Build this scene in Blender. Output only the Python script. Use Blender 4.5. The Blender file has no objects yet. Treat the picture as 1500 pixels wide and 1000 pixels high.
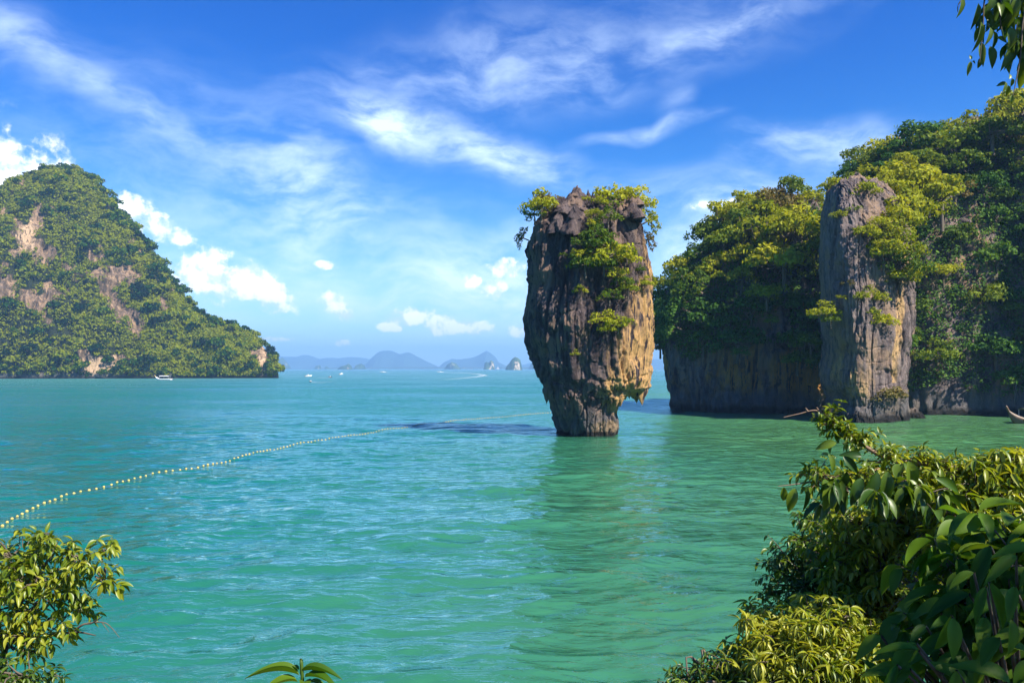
import bpy, math, random
import numpy as np
from mathutils import Vector, Matrix
R_ = math.radians
SC = bpy.context.scene
COL = SC.collection

# ------------------------------------------------------------ camera
CAM_Z, F, HZ = 5.4, 1167.0, 539.0           # eye height (m), focal length and horizon in photo pixels
cd = bpy.data.cameras.new('camera'); cam = bpy.data.objects.new('camera', cd); COL.objects.link(cam)
cam.location = (0, 0, CAM_Z); cam.rotation_euler = (R_(90), 0, 0)
cd.sensor_width = 36; cd.lens = 36 * F / 1500; cd.shift_y = (HZ - 500) / 1500
cd.clip_start = 0.1; cd.clip_end = 30000
SC.camera = cam

# ------------------------------------------------------------ sun, exposure
SUN_EL, SUN_AZ = R_(46), R_(40)             # azimuth: from +X turned towards the viewer's side (-Y)
sdir = Vector((math.cos(SUN_EL) * math.cos(SUN_AZ), -math.cos(SUN_EL) * math.sin(SUN_AZ), math.sin(SUN_EL)))
sl = bpy.data.lights.new('sun', 'SUN'); sl.energy = 5.0; sl.angle = R_(0.5); sl.color = (1, .93, .80)
so = bpy.data.objects.new('sun', sl); COL.objects.link(so)
so.rotation_euler = (-sdir).to_track_quat('-Z', 'Y').to_euler(); so.location = (200, -50, 300)
SC.view_settings.view_transform = 'Standard'; SC.view_settings.look = 'None'
SC.view_settings.gamma = 1; SC.view_settings.use_curve_mapping = False
SC.view_settings.exposure = 1.15
SC.cycles.max_bounces = 6; SC.cycles.diffuse_bounces = 2; SC.cycles.glossy_bounces = 2
SC.cycles.transmission_bounces = 3; SC.cycles.volume_bounces = 0; SC.cycles.transparent_max_bounces = 4
SC.cycles.use_adaptive_sampling = True; SC.cycles.adaptive_threshold = 0.02
SC.cycles.caustics_reflective = False; SC.cycles.caustics_refractive = False
SC.cycles.sample_clamp_indirect = 4

# ------------------------------------------------------------ node helper
class NT:
    def __init__(s, nt): s.t = nt; nt.nodes.clear()
    def n(s, typ, ins=None, **kw):
        nd = s.t.nodes.new(typ)
        for k, v in kw.items(): setattr(nd, k, v)
        for k, v in (ins or {}).items():
            if isinstance(v, bpy.types.NodeSocket): s.t.links.new(v, nd.inputs[k])
            else: nd.inputs[k].default_value = v
        return nd
    def m(s, op, a, b=0.0, c=0.0, clamp=False):
        return s.n('ShaderNodeMath', {0: a, 1: b, 2: c}, operation=op, use_clamp=clamp).outputs[0]
    def vm(s, op, a, b=(0, 0, 0)):
        return s.n('ShaderNodeVectorMath', {0: a, 1: b}, operation=op)
    def ss(s, v, a, b, c=0.0, d=1.0):
        return s.n('ShaderNodeMapRange', {0: v, 1: a, 2: b, 3: c, 4: d}, interpolation_type='SMOOTHSTEP').outputs[0]
    def lin(s, v, a, b, c=0.0, d=1.0):
        return s.n('ShaderNodeMapRange', {0: v, 1: a, 2: b, 3: c, 4: d}).outputs[0]
    def noise(s, vec, scale, detail=4, rough=.55, dist=0.0):
        return s.n('ShaderNodeTexNoise', {'Vector': vec, 'Scale': scale, 'Detail': detail, 'Roughness': rough, 'Distortion': dist}).outputs[0]
    def mapv(s, vec, scale=(1, 1, 1), loc=(0, 0, 0), rot=(0, 0, 0), typ='POINT'):
        return s.n('ShaderNodeMapping', {'Vector': vec, 'Location': loc, 'Rotation': rot, 'Scale': scale}, vector_type=typ).outputs[0]
    def mix(s, f, a, b, mode='MIX'):
        nd = s.n('ShaderNodeMix', data_type='RGBA', blend_type=mode)
        for i, v in ((0, f), (6, a), (7, b)):
            if isinstance(v, bpy.types.NodeSocket): s.t.links.new(v, nd.inputs[i])
            else: nd.inputs[i].default_value = v if i == 0 else (tuple(v) + (1,))[:4]
        return nd.outputs[2]
    def ramp(s, f, stops, interp='LINEAR'):
        nd = s.n('ShaderNodeValToRGB', {0: f}); cr = nd.color_ramp; cr.interpolation = interp
        while len(cr.elements) < len(stops): cr.elements.new(.5)
        for e, (p, c) in zip(cr.elements, stops): e.position = p; e.color = tuple(c) + (1,)
        return nd.outputs[0]
    def link(s, a, b): s.t.links.new(a, b)

# ------------------------------------------------------------ world: sky with cirrus and cumulus far away
w = bpy.data.worlds.new('World'); SC.world = w; w.use_nodes = True
N = NT(w.node_tree)
tc = N.n('ShaderNodeTexCoord').outputs['Generated']
sx = N.n('ShaderNodeSeparateXYZ', {0: tc})
zc = N.m('MAXIMUM', sx.outputs[2], 0.012)
skyv = N.n('ShaderNodeCombineXYZ', {0: sx.outputs[0], 1: sx.outputs[1], 2: zc}).outputs[0]
sky = N.n('ShaderNodeTexSky', {'Vector': skyv}, sky_type='NISHITA', sun_disc=False, sun_elevation=SUN_EL,
          sun_rotation=R_(90) + SUN_AZ, air_density=1.0, dust_density=0.4, ozone_density=3.0, altitude=0)
az = N.m('ARCTAN2', sx.outputs[0], sx.outputs[1]); el = N.m('ARCSINE', sx.outputs[2])
ae = N.n('ShaderNodeCombineXYZ', {0: az, 1: el}).outputs[0]
def AE(px, py):
    a = math.atan((px - 750) / F); return a, math.atan((HZ - py) / F * math.cos(a))
wn = N.n('ShaderNodeTexNoise', {'Vector': ae, 'Scale': 5.0, 'Detail': 3.0}, noise_dimensions='3D').outputs['Color']
wv = N.vm('SCALE', N.vm('SUBTRACT', wn, (.5, .5, .5)).outputs[0]); wv.inputs['Scale'].default_value = .10
aw = N.vm('ADD', ae, wv.outputs[0]).outputs[0]
def ell(px, py, rx, ry, rot, vec, a=1.0, b=0.0):
    x, y = AE(px, py)
    v = N.mapv(vec, (rx / F, ry / F, 1), (x, y, 0), (0, 0, R_(rot)), 'TEXTURE')
    v = N.n('ShaderNodeVectorMath', {0: v}, operation='LENGTH').outputs['Value']
    return N.ss(v, a, b)
def vsum(lst, op='ADD'):
    r = lst[0]
    for q in lst[1:]: r = N.m(op, r, q)
    return r
# streaky texture of the high cloud
st1 = N.noise(N.mapv(aw, (1, 2.6, 1), rot=(0, 0, R_(10))), 9.0, 7, .62)
st2 = N.noise(N.mapv(aw, (1, 1.5, 1), loc=(3, 1, 0), rot=(0, 0, R_(-25))), 5.0, 5, .58)
cir = []
for px, py, rx, ry, rot, k in [
    (660, 215, 210, 46, -13, 1.1), (560, 190, 90, 40, -15, .5), (770, 235, 90, 40, -8, .5),
    (850, 70, 420, 75, 8, .38), (1080, 25, 150, 22, 12, .45), (700, 130, 330, 60, 5, .25),
    (120, 120, 230, 30, -24, .36), (30, 60, 120, 50, -10, .34), (430, 290, 120, 80, -35, .75),
    (300, 250, 380, 150, -10, .28), (560, 390, 420, 110, 0, .62), (940, 190, 110, 14, 8, .5),
    (1035, 345, 150, 36, 22, 1.25), (1050, 305, 70, 16, 4, .9), (960, 290, 170, 45, -5, .35), (1215, 200, 150, 32, -6, .62), (1090, 265, 60, 40, -30, .4),
    (1240, 240, 170, 40, -10, .45), (975, 150, 30, 22, 30, .25), (740, 410, 160, 90, 15, .7), (1160, 330, 120, 60, 0, .35)]:
    cir.append(N.m('MULTIPLY', ell(px, py, rx, ry, rot, aw, 1.25, 0.0), k))
cm = vsum(cir)
tex = N.m('MULTIPLY', N.ss(st1, .30, .72), N.ss(st2, .22, .62, .35, 1))
veil = N.m('MULTIPLY', cm, N.m('ADD', N.m('MULTIPLY', tex, 1.0), .05))
# low haze band of cloud at the skyline
low = N.m('MULTIPLY', N.ss(el, .20, .0), N.ss(N.noise(N.mapv(ae, (1, 5, 1)), 6, 4), .25, .7, .35, 1))
veil = N.m('ADD', veil, N.m('MULTIPLY', low, .55))
veil = N.m('MINIMUM', veil, .93)
# cumulus
pn = N.noise(ae, 34.0, 8, .6); pn2 = N.noise(ae, 90.0, 5, .6)
puff = N.m('ADD', N.m('MULTIPLY', N.m('SUBTRACT', pn, .5), 4.2), N.m('MULTIPLY', N.m('SUBTRACT', pn2, .5), 1.5))
cum = []
for px, py, rx, ry, rot in [
    (-15, 262, 80, 62, 0), (28, 262, 40, 42, -30), (190, 308, 46, 18, -22), (225, 328, 36, 18, -20), (262, 348, 22, 10, -10),
    (300, 398, 52, 30, 0), (345, 412, 62, 30, -12), (400, 436, 30, 22, -35), (480, 389, 15, 7, 0), (490, 445, 22, 16, -25), (508, 460, 14, 10, -30),
    (605, 465, 42, 14, 0), (640, 474, 36, 15, -8), (570, 479, 20, 7, 0), (700, 480, 30, 11, -5), (725, 425, 18, 13, 0), (692, 412, 14, 10, 0),
    (762, 486, 18, 9, 0), (1055, 300, 34, 8, 0), (740, 392, 30, 12, 0), (405, 497, 22, 4, 0), (500, 503, 12, 5, 0), (1000, 500, 40, 7, 0)]:
    cum.append(ell(px, py, rx * 1.8, ry * 1.8, rot, ae, 1.0, 0.0))
cs = vsum(cum, 'MAXIMUM')
dens = N.m('ADD', cs, N.m('MULTIPLY', puff, .55))
cu = N.m('MULTIPLY', N.ss(dens, .24, .78), N.ss(cs, .02, .35))
pn3 = N.noise(N.mapv(ae, loc=(-.004, -.010, 0)), 34.0, 8, .6)      # the same billows a little towards the sun, for their lit sides
lit = N.m('ADD', N.m('MULTIPLY', N.m('SUBTRACT', pn, pn3), 2.6), N.m('MULTIPLY', dens, .55))
ccol = N.mix(N.ss(lit, .05, .62), (5.6, 6.7, 8.9), (9.7, 9.65, 9.7))
hs = N.n('ShaderNodeHueSaturation', {'Color': sky.outputs[0], 'Saturation': 1.35, 'Value': 1.0, 'Hue': .5}).outputs[0]
base = N.mix(1.0, hs, N.mix(N.ss(el, .02, .42), (.62, .92, 1.10), (.005, .47, .98)), 'MULTIPLY')
c1 = N.mix(veil, base, (6.3, 7.7, 9.2))
c2 = N.mix(N.m('MULTIPLY', cu, .95), c1, ccol)
bg = N.n('ShaderNodeBackground', {'Color': c2, 'Strength': .085})
N.link(bg.outputs[0], N.n('ShaderNodeOutputWorld').inputs[0])

# ------------------------------------------------------------ numeric noise
def _h(ix, iy, iz, s):
    n = (ix.astype(np.int64) * 374761393 + iy.astype(np.int64) * 668265263 + iz.astype(np.int64) * 2147483647 + s * 974634777) & 0xffffffff
    n = ((n ^ (n >> 13)) * 1274126177) & 0xffffffff
    return ((n ^ (n >> 16)) & 0xffff) / 65535.0
def vnoise(p, s=0):
    f = np.floor(p); i = f.astype(np.int64); t = p - f; t = t * t * t * (t * (t * 6 - 15) + 10)
    r = 0
    for dx in (0, 1):
        for dy in (0, 1):
            for dz in (0, 1):
                wgt = (t[..., 0] if dx else 1 - t[..., 0]) * (t[..., 1] if dy else 1 - t[..., 1]) * (t[..., 2] if dz else 1 - t[..., 2])
                r = r + wgt * _h(i[..., 0] + dx, i[..., 1] + dy, i[..., 2] + dz, s)
    return r * 2 - 1
def fbm(p, o=4, s=0, g=.5):
    a, r, t = 1.0, 0, 0
    for k in range(o):
        r = r + a * vnoise(p * 2 ** k + 17.3 * k, s + k); t += a; a *= g
    return r / t
def ridged(p, o=3, s=0):
    a, r, t = 1.0, 0, 0
    for k in range(o):
        r = r + a * (1 - 2 * np.abs(vnoise(p * 2 ** k + 9.1 * k, s + k))); t += a; a *= .5
    return r / t

# ------------------------------------------------------------ object helpers
def P(px, py, d): return np.array([(px - 750) / F * d, d, CAM_Z + (HZ - py) / F * d])
def link(o, parent=None):
    COL.objects.link(o)
    if parent: o.parent = parent
    return o
def mesh(name, V, faces, mat=None, parent=None, smooth=True, attrs=None):
    """faces: list of (n,k) int arrays"""
    me = bpy.data.meshes.new(name); V = np.asarray(V, dtype=np.float32)
    me.vertices.add(len(V)); me.vertices.foreach_set('co', V.ravel())
    faces = [np.asarray(f, dtype=np.int32) for f in (faces if isinstance(faces, list) else [faces]) if len(f)]
    tot = np.concatenate([np.full(len(f), f.shape[1], np.int32) for f in faces])
    idx = np.concatenate([f.ravel() for f in faces])
    me.loops.add(len(idx)); me.loops.foreach_set('vertex_index', idx)
    me.polygons.add(len(tot)); me.polygons.foreach_set('loop_start', np.concatenate([[0], np.cumsum(tot)[:-1]]).astype(np.int32))
    me.update(calc_edges=True); me.validate()
    me.polygons.foreach_set('use_smooth', np.full(len(me.polygons), smooth))
    for k, v in (attrs or {}).items():
        a = me.attributes.new(k, 'FLOAT', 'POINT'); a.data.foreach_set('value', np.asarray(v, np.float32))
    if mat: me.materials.append(mat)
    return link(bpy.data.objects.new(name, me), parent)
def tag(o, label=None, cat=None, group=None, kind=None):
    for k, v in (('label', label), ('category', cat), ('group', group), ('kind', kind)):
        if v: o[k] = v
    return o
def empty(name, loc, label=None, cat=None, group=None):
    o = bpy.data.objects.new(name, None); o.location = tuple(loc); o.empty_display_size = .3
    link(o); return tag(o, label, cat, group)
def copy_tree(src, loc, scale=1.0, rz=0.0, label=None, group=None, tilt=(0, 0), mats=None):
    r = src.copy(); COL.objects.link(r); r.location = tuple(loc)
    r.scale = (scale,) * 3 if np.isscalar(scale) else tuple(scale); r.rotation_euler = (tilt[0], tilt[1], rz)
    if label: r['label'] = label
    if group: r['group'] = group
    for ch in src.children:
        c = ch.copy(); COL.objects.link(c); c.parent = r
        if mats and ch.name.split('.')[0] in mats:
            c.material_slots[0].link = 'OBJECT'; c.material_slots[0].material = mats[ch.name.split('.')[0]]
        for g in ch.children:
            d = g.copy(); COL.objects.link(d); d.parent = c
    return r
class Acc:
    def __init__(s): s.v = []; s.q = []; s.t = []; s.n = 0
    def add(s, V, Q=None, T=None):
        V = np.asarray(V, float).reshape(-1, 3)
        if Q is not None and len(Q): s.q.append(np.asarray(Q) + s.n)
        if T is not None and len(T): s.t.append(np.asarray(T) + s.n)
        s.v.append(V); s.n += len(V)
    def build(s, name, mat, parent=None, smooth=True):
        f = []
        if s.q: f.append(np.concatenate(s.q))
        if s.t: f.append(np.concatenate(s.t))
        return mesh(name, np.concatenate(s.v), f, mat, parent, smooth)
def grid_faces(nr, nc, wrap):
    r = np.arange(nr - 1)[:, None]; c = np.arange(nc if wrap else nc - 1)[None, :]; c2 = (c + 1) % nc
    return np.stack([r * nc + c, r * nc + c2, (r + 1) * nc + c2, (r + 1) * nc + c], -1).reshape(-1, 4)
def tube(acc, pts, rad, k=6):
    pts = np.asarray(pts, float); n = len(pts); rad = np.broadcast_to(np.asarray(rad, float), (n,))
    d = np.gradient(pts, axis=0); d /= np.linalg.norm(d, axis=1)[:, None] + 1e-9
    ref = np.where(np.abs(d[:, 2:3]) > .9, np.array([[1., 0, 0]]), np.array([[0, 0, 1.]]))
    a = np.cross(d, ref); a /= np.linalg.norm(a, axis=1)[:, None] + 1e-9; b = np.cross(d, a)
    th = np.arange(k) / k * 2 * np.pi
    V = pts[:, None] + rad[:, None, None] * (np.cos(th)[None, :, None] * a[:, None] + np.sin(th)[None, :, None] * b[:, None])
    acc.add(V, grid_faces(n, k, True))
def curve_pts(ctrl, n=20):
    c = np.asarray(ctrl, float); m = len(c)
    if m < 3: return c[0] + (c[-1] - c[0]) * np.linspace(0, 1, n)[:, None]
    t = np.linspace(0, m - 1.0001, n); i = t.astype(int); f = (t - i)[:, None]
    g = lambda k: c[np.clip(k, 0, m - 1)]
    p0, p1, p2, p3 = g(i - 1), g(i), g(i + 1), g(i + 2)
    return .5 * (2 * p1 + (p2 - p0) * f + (2 * p0 - 5 * p1 + 4 * p2 - p3) * f ** 2 + (3 * p1 - p0 - 3 * p2 + p3) * f ** 3)

# ------------------------------------------------------------ materials
def new_mat(name):
    m = bpy.data.materials.new(name); m.use_nodes = True; return m, NT(m.node_tree)
def finish(N, shader, vol=None):
    o = N.n('ShaderNodeOutputMaterial')
    if shader is not None: N.link(shader, o.inputs[0])
    if vol is not None: N.link(vol, o.inputs[1])
def plain(name, col, rough=.6, var=.15, sc=6.0):
    m, N = new_mat(name); tc = N.n('ShaderNodeTexCoord').outputs['Object']
    f = N.noise(tc, sc, 5); c = N.mix(f, tuple(x * (1 - var) for x in col), tuple(min(1, x * (1 + var)) for x in col))
    b = N.n('ShaderNodeBsdfPrincipled', {'Base Color': c, 'Roughness': rough}); finish(N, b.outputs[0]); return m
def rock_mat(name, dark, mid, tan, gold, k=1.0, wet=1.2, oyster=False, soil=False):
    """weathered limestone: attribute 'warm' says where the fresh golden rock shows and, on the pillar, painted warm light"""
    m, N = new_mat(name)
    pos = N.n('ShaderNodeNewGeometry').outputs['Position']
    warm = N.n('ShaderNodeAttribute', attribute_name='warm').outputs['Fac']
    streak = N.noise(N.mapv(pos, (1, 1, .16)), 1.1 * k, 8, .65, .6)
    fine = N.noise(N.mapv(pos, (1, 1, .35)), 5.5 * k, 8, .7, .3)
    blot = N.noise(pos, .35 * k, 5, .6)
    stain = N.ss(N.noise(N.mapv(pos, (1, 1, .10)), 4.5 * k, 6, .68, .4), .52, .66)
    grey = N.mix(N.ss(streak, .35, .66), dark, mid)
    grey = N.mix(N.m('MULTIPLY', N.ss(fine, .5, .78), .8), grey, tuple(x * 1.5 for x in mid))
    tanf = N.m('MULTIPLY', N.ss(N.m('ADD', blot, N.m('MULTIPLY', N.m('SUBTRACT', streak, .5), .9)), .48, .62), .8)
    grey = N.mix(tanf, grey, tan)
    gd = N.mix(N.ss(fine, .35, .65), gold, tuple(x * 1.6 for x in gold[:3]))
    gd = N.mix(N.ss(streak, .56, .68), gd, tan); gd = N.mix(N.ss(N.noise(N.mapv(pos, (1, 1, .12)), 2.4 * k, 5, .6), .54, .60), gd, dark); gd = N.mix(N.m('MULTIPLY', stain, .55), gd, mid)
    grey = N.mix(N.m('MULTIPLY', stain, .75), grey, dark)
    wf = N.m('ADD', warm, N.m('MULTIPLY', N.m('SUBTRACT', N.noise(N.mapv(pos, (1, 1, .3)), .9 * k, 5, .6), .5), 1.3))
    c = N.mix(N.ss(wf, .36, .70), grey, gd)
    z = N.n('ShaderNodeSeparateXYZ', {0: pos}).outputs[2]
    zz = N.m('ADD', z, N.m('MULTIPLY', N.m('SUBTRACT', N.noise(pos, .8 * k, 3), .5), 1.6))
    if soil: c = N.mix(N.ss(N.n('ShaderNodeAttribute', attribute_name='bare').outputs['Fac'], .45, .30), c, N.mix(fine, (.012, .016, .005), (.03, .04, .01)))
    if oyster:   # pale barnacle crust in patches just over the water
        oy = N.m('MULTIPLY', N.ss(N.noise(N.mapv(pos, loc=(5, 0, 3)), .5, 3), .48, .56), N.ss(zz, 2.2, 1.6))
        c = N.mix(oy, c, N.mix(fine, (.20, .13, .08), (.55, .40, .25)))
    c = N.mix(N.m('MULTIPLY', N.ss(zz, wet + 2.2, wet + .6), .6), c, N.mix(fine, (.06, .065, .07), (.24, .24, .24)))
    c = N.mix(N.ss(zz, wet, wet * .35), c, (.022, .02, .018))
    bp = N.n('ShaderNodeBump', {'Height': N.m('ADD', N.m('MULTIPLY', fine, .6), N.noise(pos, 14 * k, 4, .7)), 'Strength': 1.0, 'Distance': .34 / k})
    b = N.n('ShaderNodeBsdfPrincipled', {'Base Color': c, 'Roughness': .88, 'Normal': bp.outputs[0]})
    b.inputs['Specular IOR Level'].default_value = .25
    finish(N, b.outputs[0]); return m
def leaf_mat(name, stops, trans=.35, rough=.6, ns=.25, obj_var=.35, spec=.12):
    m, N = new_mat(name)
    g = N.n('ShaderNodeNewGeometry'); oi = N.n('ShaderNodeObjectInfo')
    nz = N.noise(g.outputs['Position'], ns, 3)
    f = N.m('ADD', N.m('MULTIPLY', g.outputs['Random Per Island'], .45), N.m('MULTIPLY', nz, .75))
    f = N.m('ADD', f, N.m('MULTIPLY', N.m('SUBTRACT', oi.outputs['Random'], .5), obj_var))
    c = N.ramp(f, stops)
    b = N.n('ShaderNodeBsdfPrincipled', {'Base Color': c, 'Roughness': rough}); b.inputs['Specular IOR Level'].default_value = spec
    t = N.n('ShaderNodeBsdfTranslucent', {'Color': N.mix(1.0, c, (1.25, 1.15, .5), 'MULTIPLY')})
    mx = N.n('ShaderNodeMixShader', {0: trans}); N.link(b.outputs[0], mx.inputs[1]); N.link(t.outputs[0], mx.inputs[2])
    finish(N, mx.outputs[0]); return m
M = {}
M['stack'] = rock_mat('limestone_dark', (.050, .036, .040), (.22, .165, .155), (.34, .22, .15), (.54, .32, .125), wet=.5)
M['pillar'] = rock_mat('limestone_grey', (.11, .085, .085), (.40, .31, .28), (.44, .29, .19), (.52, .33, .15), .9)
M['cliff'] = rock_mat('limestone_cliff', (.060, .046, .048), (.36, .28, .26), (.46, .28, .16), (.46, .24, .07), .7)
M['hill'] = rock_mat('limestone_hill', (.07, .05, .03), (.30, .20, .13), (.44, .28, .16), (.50, .34, .20), .45, wet=1.5, soil=True)
M['bark'] = plain('bark', (.11, .085, .06), .85, .5, 20)
M['twig'] = plain('twig', (.17, .105, .065), .7, .4, 30)
M['lf_yel'] = leaf_mat('foliage_yellow_green', [(.15, (.09, .14, .006)), (.5, (.26, .29, .010)), (.9, (.46, .45, .03))], .42)
M['lf_mid'] = leaf_mat('foliage_mid_green', [(.15, (.022, .060, .008)), (.5, (.07, .13, .01)), (.9, (.20, .25, .02))], .36)
M['lf_dark'] = leaf_mat('foliage_dark_green', [(.15, (.022, .070, .014)), (.5, (.05, .13, .016)), (.9, (.13, .23, .03))], .32)
M['lf_rust'] = leaf_mat('foliage_rusty', [(.15, (.10, .09, .025)), (.5, (.15, .13, .03)), (.9, (.24, .17, .06))], .35)
M['lf_hill'] = leaf_mat('foliage_hill', [(.15, (.002, .014, .007)), (.40, (.007, .038, .006)), (.55, (.020, .072, .004)), (.70, (.062, .125, .003)), (.90, (.20, .225, .004))], .30, ns=.06, obj_var=.8)
M['lf_fgy'] = leaf_mat('leaf_foreground_light', [(.15, (.04, .09, .006)), (.5, (.15, .22, .010)), (.9, (.42, .42, .04))], .45, .38, 1.5, .1, .5)
M['lf_fgd'] = leaf_mat('leaf_foreground_dark', [(.15, (.012, .040, .006)), (.5, (.045, .105, .008)), (.9, (.17, .24, .02))], .38, .38, 1.5, .1, .5)
M['lf_big'] = leaf_mat('leaf_foreground_broad', [(.15, (.016, .060, .006)), (.5, (.06, .145, .008)), (.9, (.17, .26, .02))], .45, .5, 2.5, .1, .25)

# ------------------------------------------------------------ water
def water_mat():
    m, N = new_mat('sea_water')
    pos = N.n('ShaderNodeNewGeometry').outputs['Position']
    big = N.noise(N.mapv(pos, (.6, 1.6, 1)), .03, 3)
    s = N.n('ShaderNodeSeparateXYZ', {0: pos})
    # silt makes the bay greener towards the beach on the right, also painted for the yellow-green reflection; open water is bluer
    q = N.m('ADD', N.m('MULTIPLY', s.outputs[0], .03), N.m('MULTIPLY', s.outputs[1], -.004))
    q = N.m('ADD', q, N.m('MULTIPLY', N.m('SUBTRACT', big, .5), .8))
    c = N.mix(N.ss(q, -.8, .75), (.003, .122, .090), (.060, .172, .058))
    c = N.mix(N.ss(s.outputs[1], 60, 500), c, (.005, .140, .120))
    warp = N.noise(N.mapv(pos, (1, 1, 1)), .35, 2)
    w1 = N.noise(N.mapv(pos, (.6, 1.1, 1), rot=(0, 0, R_(8))), .75, 2, .5, .4)
    w2 = N.noise(N.mapv(pos, (.6, 1.25, 1), rot=(0, 0, R_(-14))), 2.2, 4, .6, .3)
    w4 = N.noise(N.mapv(pos, (.9, 1.1, 1), rot=(0, 0, R_(25))), 4.5, 3, .6)
    w3 = N.noise(N.mapv(pos, (.35, .8, 1), rot=(0, 0, R_(3))), .16, 2, .5)
    h = N.m('ADD', N.m('ADD', N.m('MULTIPLY', w1, 1.25), N.m('MULTIPLY', w2, .36)), N.m('ADD', N.m('MULTIPLY', w3, 1.3), N.m('MULTIPLY', w4, .07)))
    h = N.m('MULTIPLY', h, N.ss(N.noise(N.mapv(pos, (.5, 1, 1)), .035, 3, .6), .3, .68, .55, 1.25))   # wind patches
    bp = N.n('ShaderNodeBump', {'Height': h, 'Strength': 1.0, 'Distance': N.ss(s.outputs[1], 20, 170, .26, .75)})
    # silty body colour under a rippled mirror: the ripples tilt the mirror, hardly the cloudy water beneath
    bp2 = N.n('ShaderNodeBump', {'Height': h, 'Strength': .35, 'Distance': .35})
    b = N.n('ShaderNodeBsdfDiffuse', {'Color': c, 'Normal': bp2.outputs[0]})
    g = N.n('ShaderNodeBsdfGlossy', {'Color': (.68, .96, 1, 1), 'Roughness': N.m('ADD', .08, N.m('ADD', N.ss(s.outputs[1], 25, 120, 0, .16), N.ss(s.outputs[1], 120, 500, 0, .18))), 'Normal': bp.outputs[0]})
    fr = N.n('ShaderNodeFresnel', {'IOR': 1.34, 'Normal': bp.outputs[0]}).outputs[0]
    mx = N.n('ShaderNodeMixShader', {0: N.lin(fr, .02, .70, .02, .92)}); N.link(b.outputs[0], mx.inputs[1]); N.link(g.outputs[0], mx.inputs[2])
    finish(N, mx.outputs[0]); return m
M['water'] = water_mat()
def wave_h(x, y):
    """height of the chop at a point of the bay; far off it is too fine to model and the ripple bump carries it"""
    x = np.asarray(x, float); y = np.asarray(y, float); r = np.hypot(x, y); z0 = np.zeros_like(x)
    c, s_ = math.cos(R_(7)), math.sin(R_(7)); u, v = x * c + y * s_, -x * s_ + y * c
    st = lambda a, b, o: np.stack([u * a + o, v * b + o * 1.7, z0 + o], -1)
    fade = lambda d: np.clip(1.6 - r / d, 0, 1)
    patch = .75 + .5 * vnoise(st(.05, .10, 3.3), 8)
    crest = lambda n: 1 - 2 * np.abs(n) ** .8
    h = .10 * vnoise(st(.22, .42, 0), 1) * fade(190) + .062 * (vnoise(st(.55, 1.05, 5.1), 2) + .35 * crest(vnoise(st(.6, 1.2, 2.2), 3))) * fade(150)
    h = h + .030 * (vnoise(st(1.25, 2.4, 7.7), 4) + .4 * crest(vnoise(st(1.4, 2.6, 1.9), 5))) * fade(75) + .011 * vnoise(st(3.0, 5.4, 9.2), 6) * fade(32)
    return h * patch
def water():
    rr = np.concatenate([np.linspace(.5, 8, 6), np.geomspace(8.05, 240, 960), np.geomspace(260, 8600, 36)])
    th = np.concatenate([np.linspace(R_(50), R_(130), 470), np.linspace(R_(130), R_(410), 70)[1:-1]]); nt = len(th)
    X = rr[:, None] * np.cos(th); Y = rr[:, None] * np.sin(th); Z = wave_h(X, Y) * np.clip(rr / 10, 0, 1)[:, None]
    V = np.stack([X, Y, Z], -1)
    o = mesh('water', V.reshape(-1, 3), [grid_faces(len(rr), nt, True)[:, ::-1]], M['water']); tag(o, kind='structure')
water()

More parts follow.
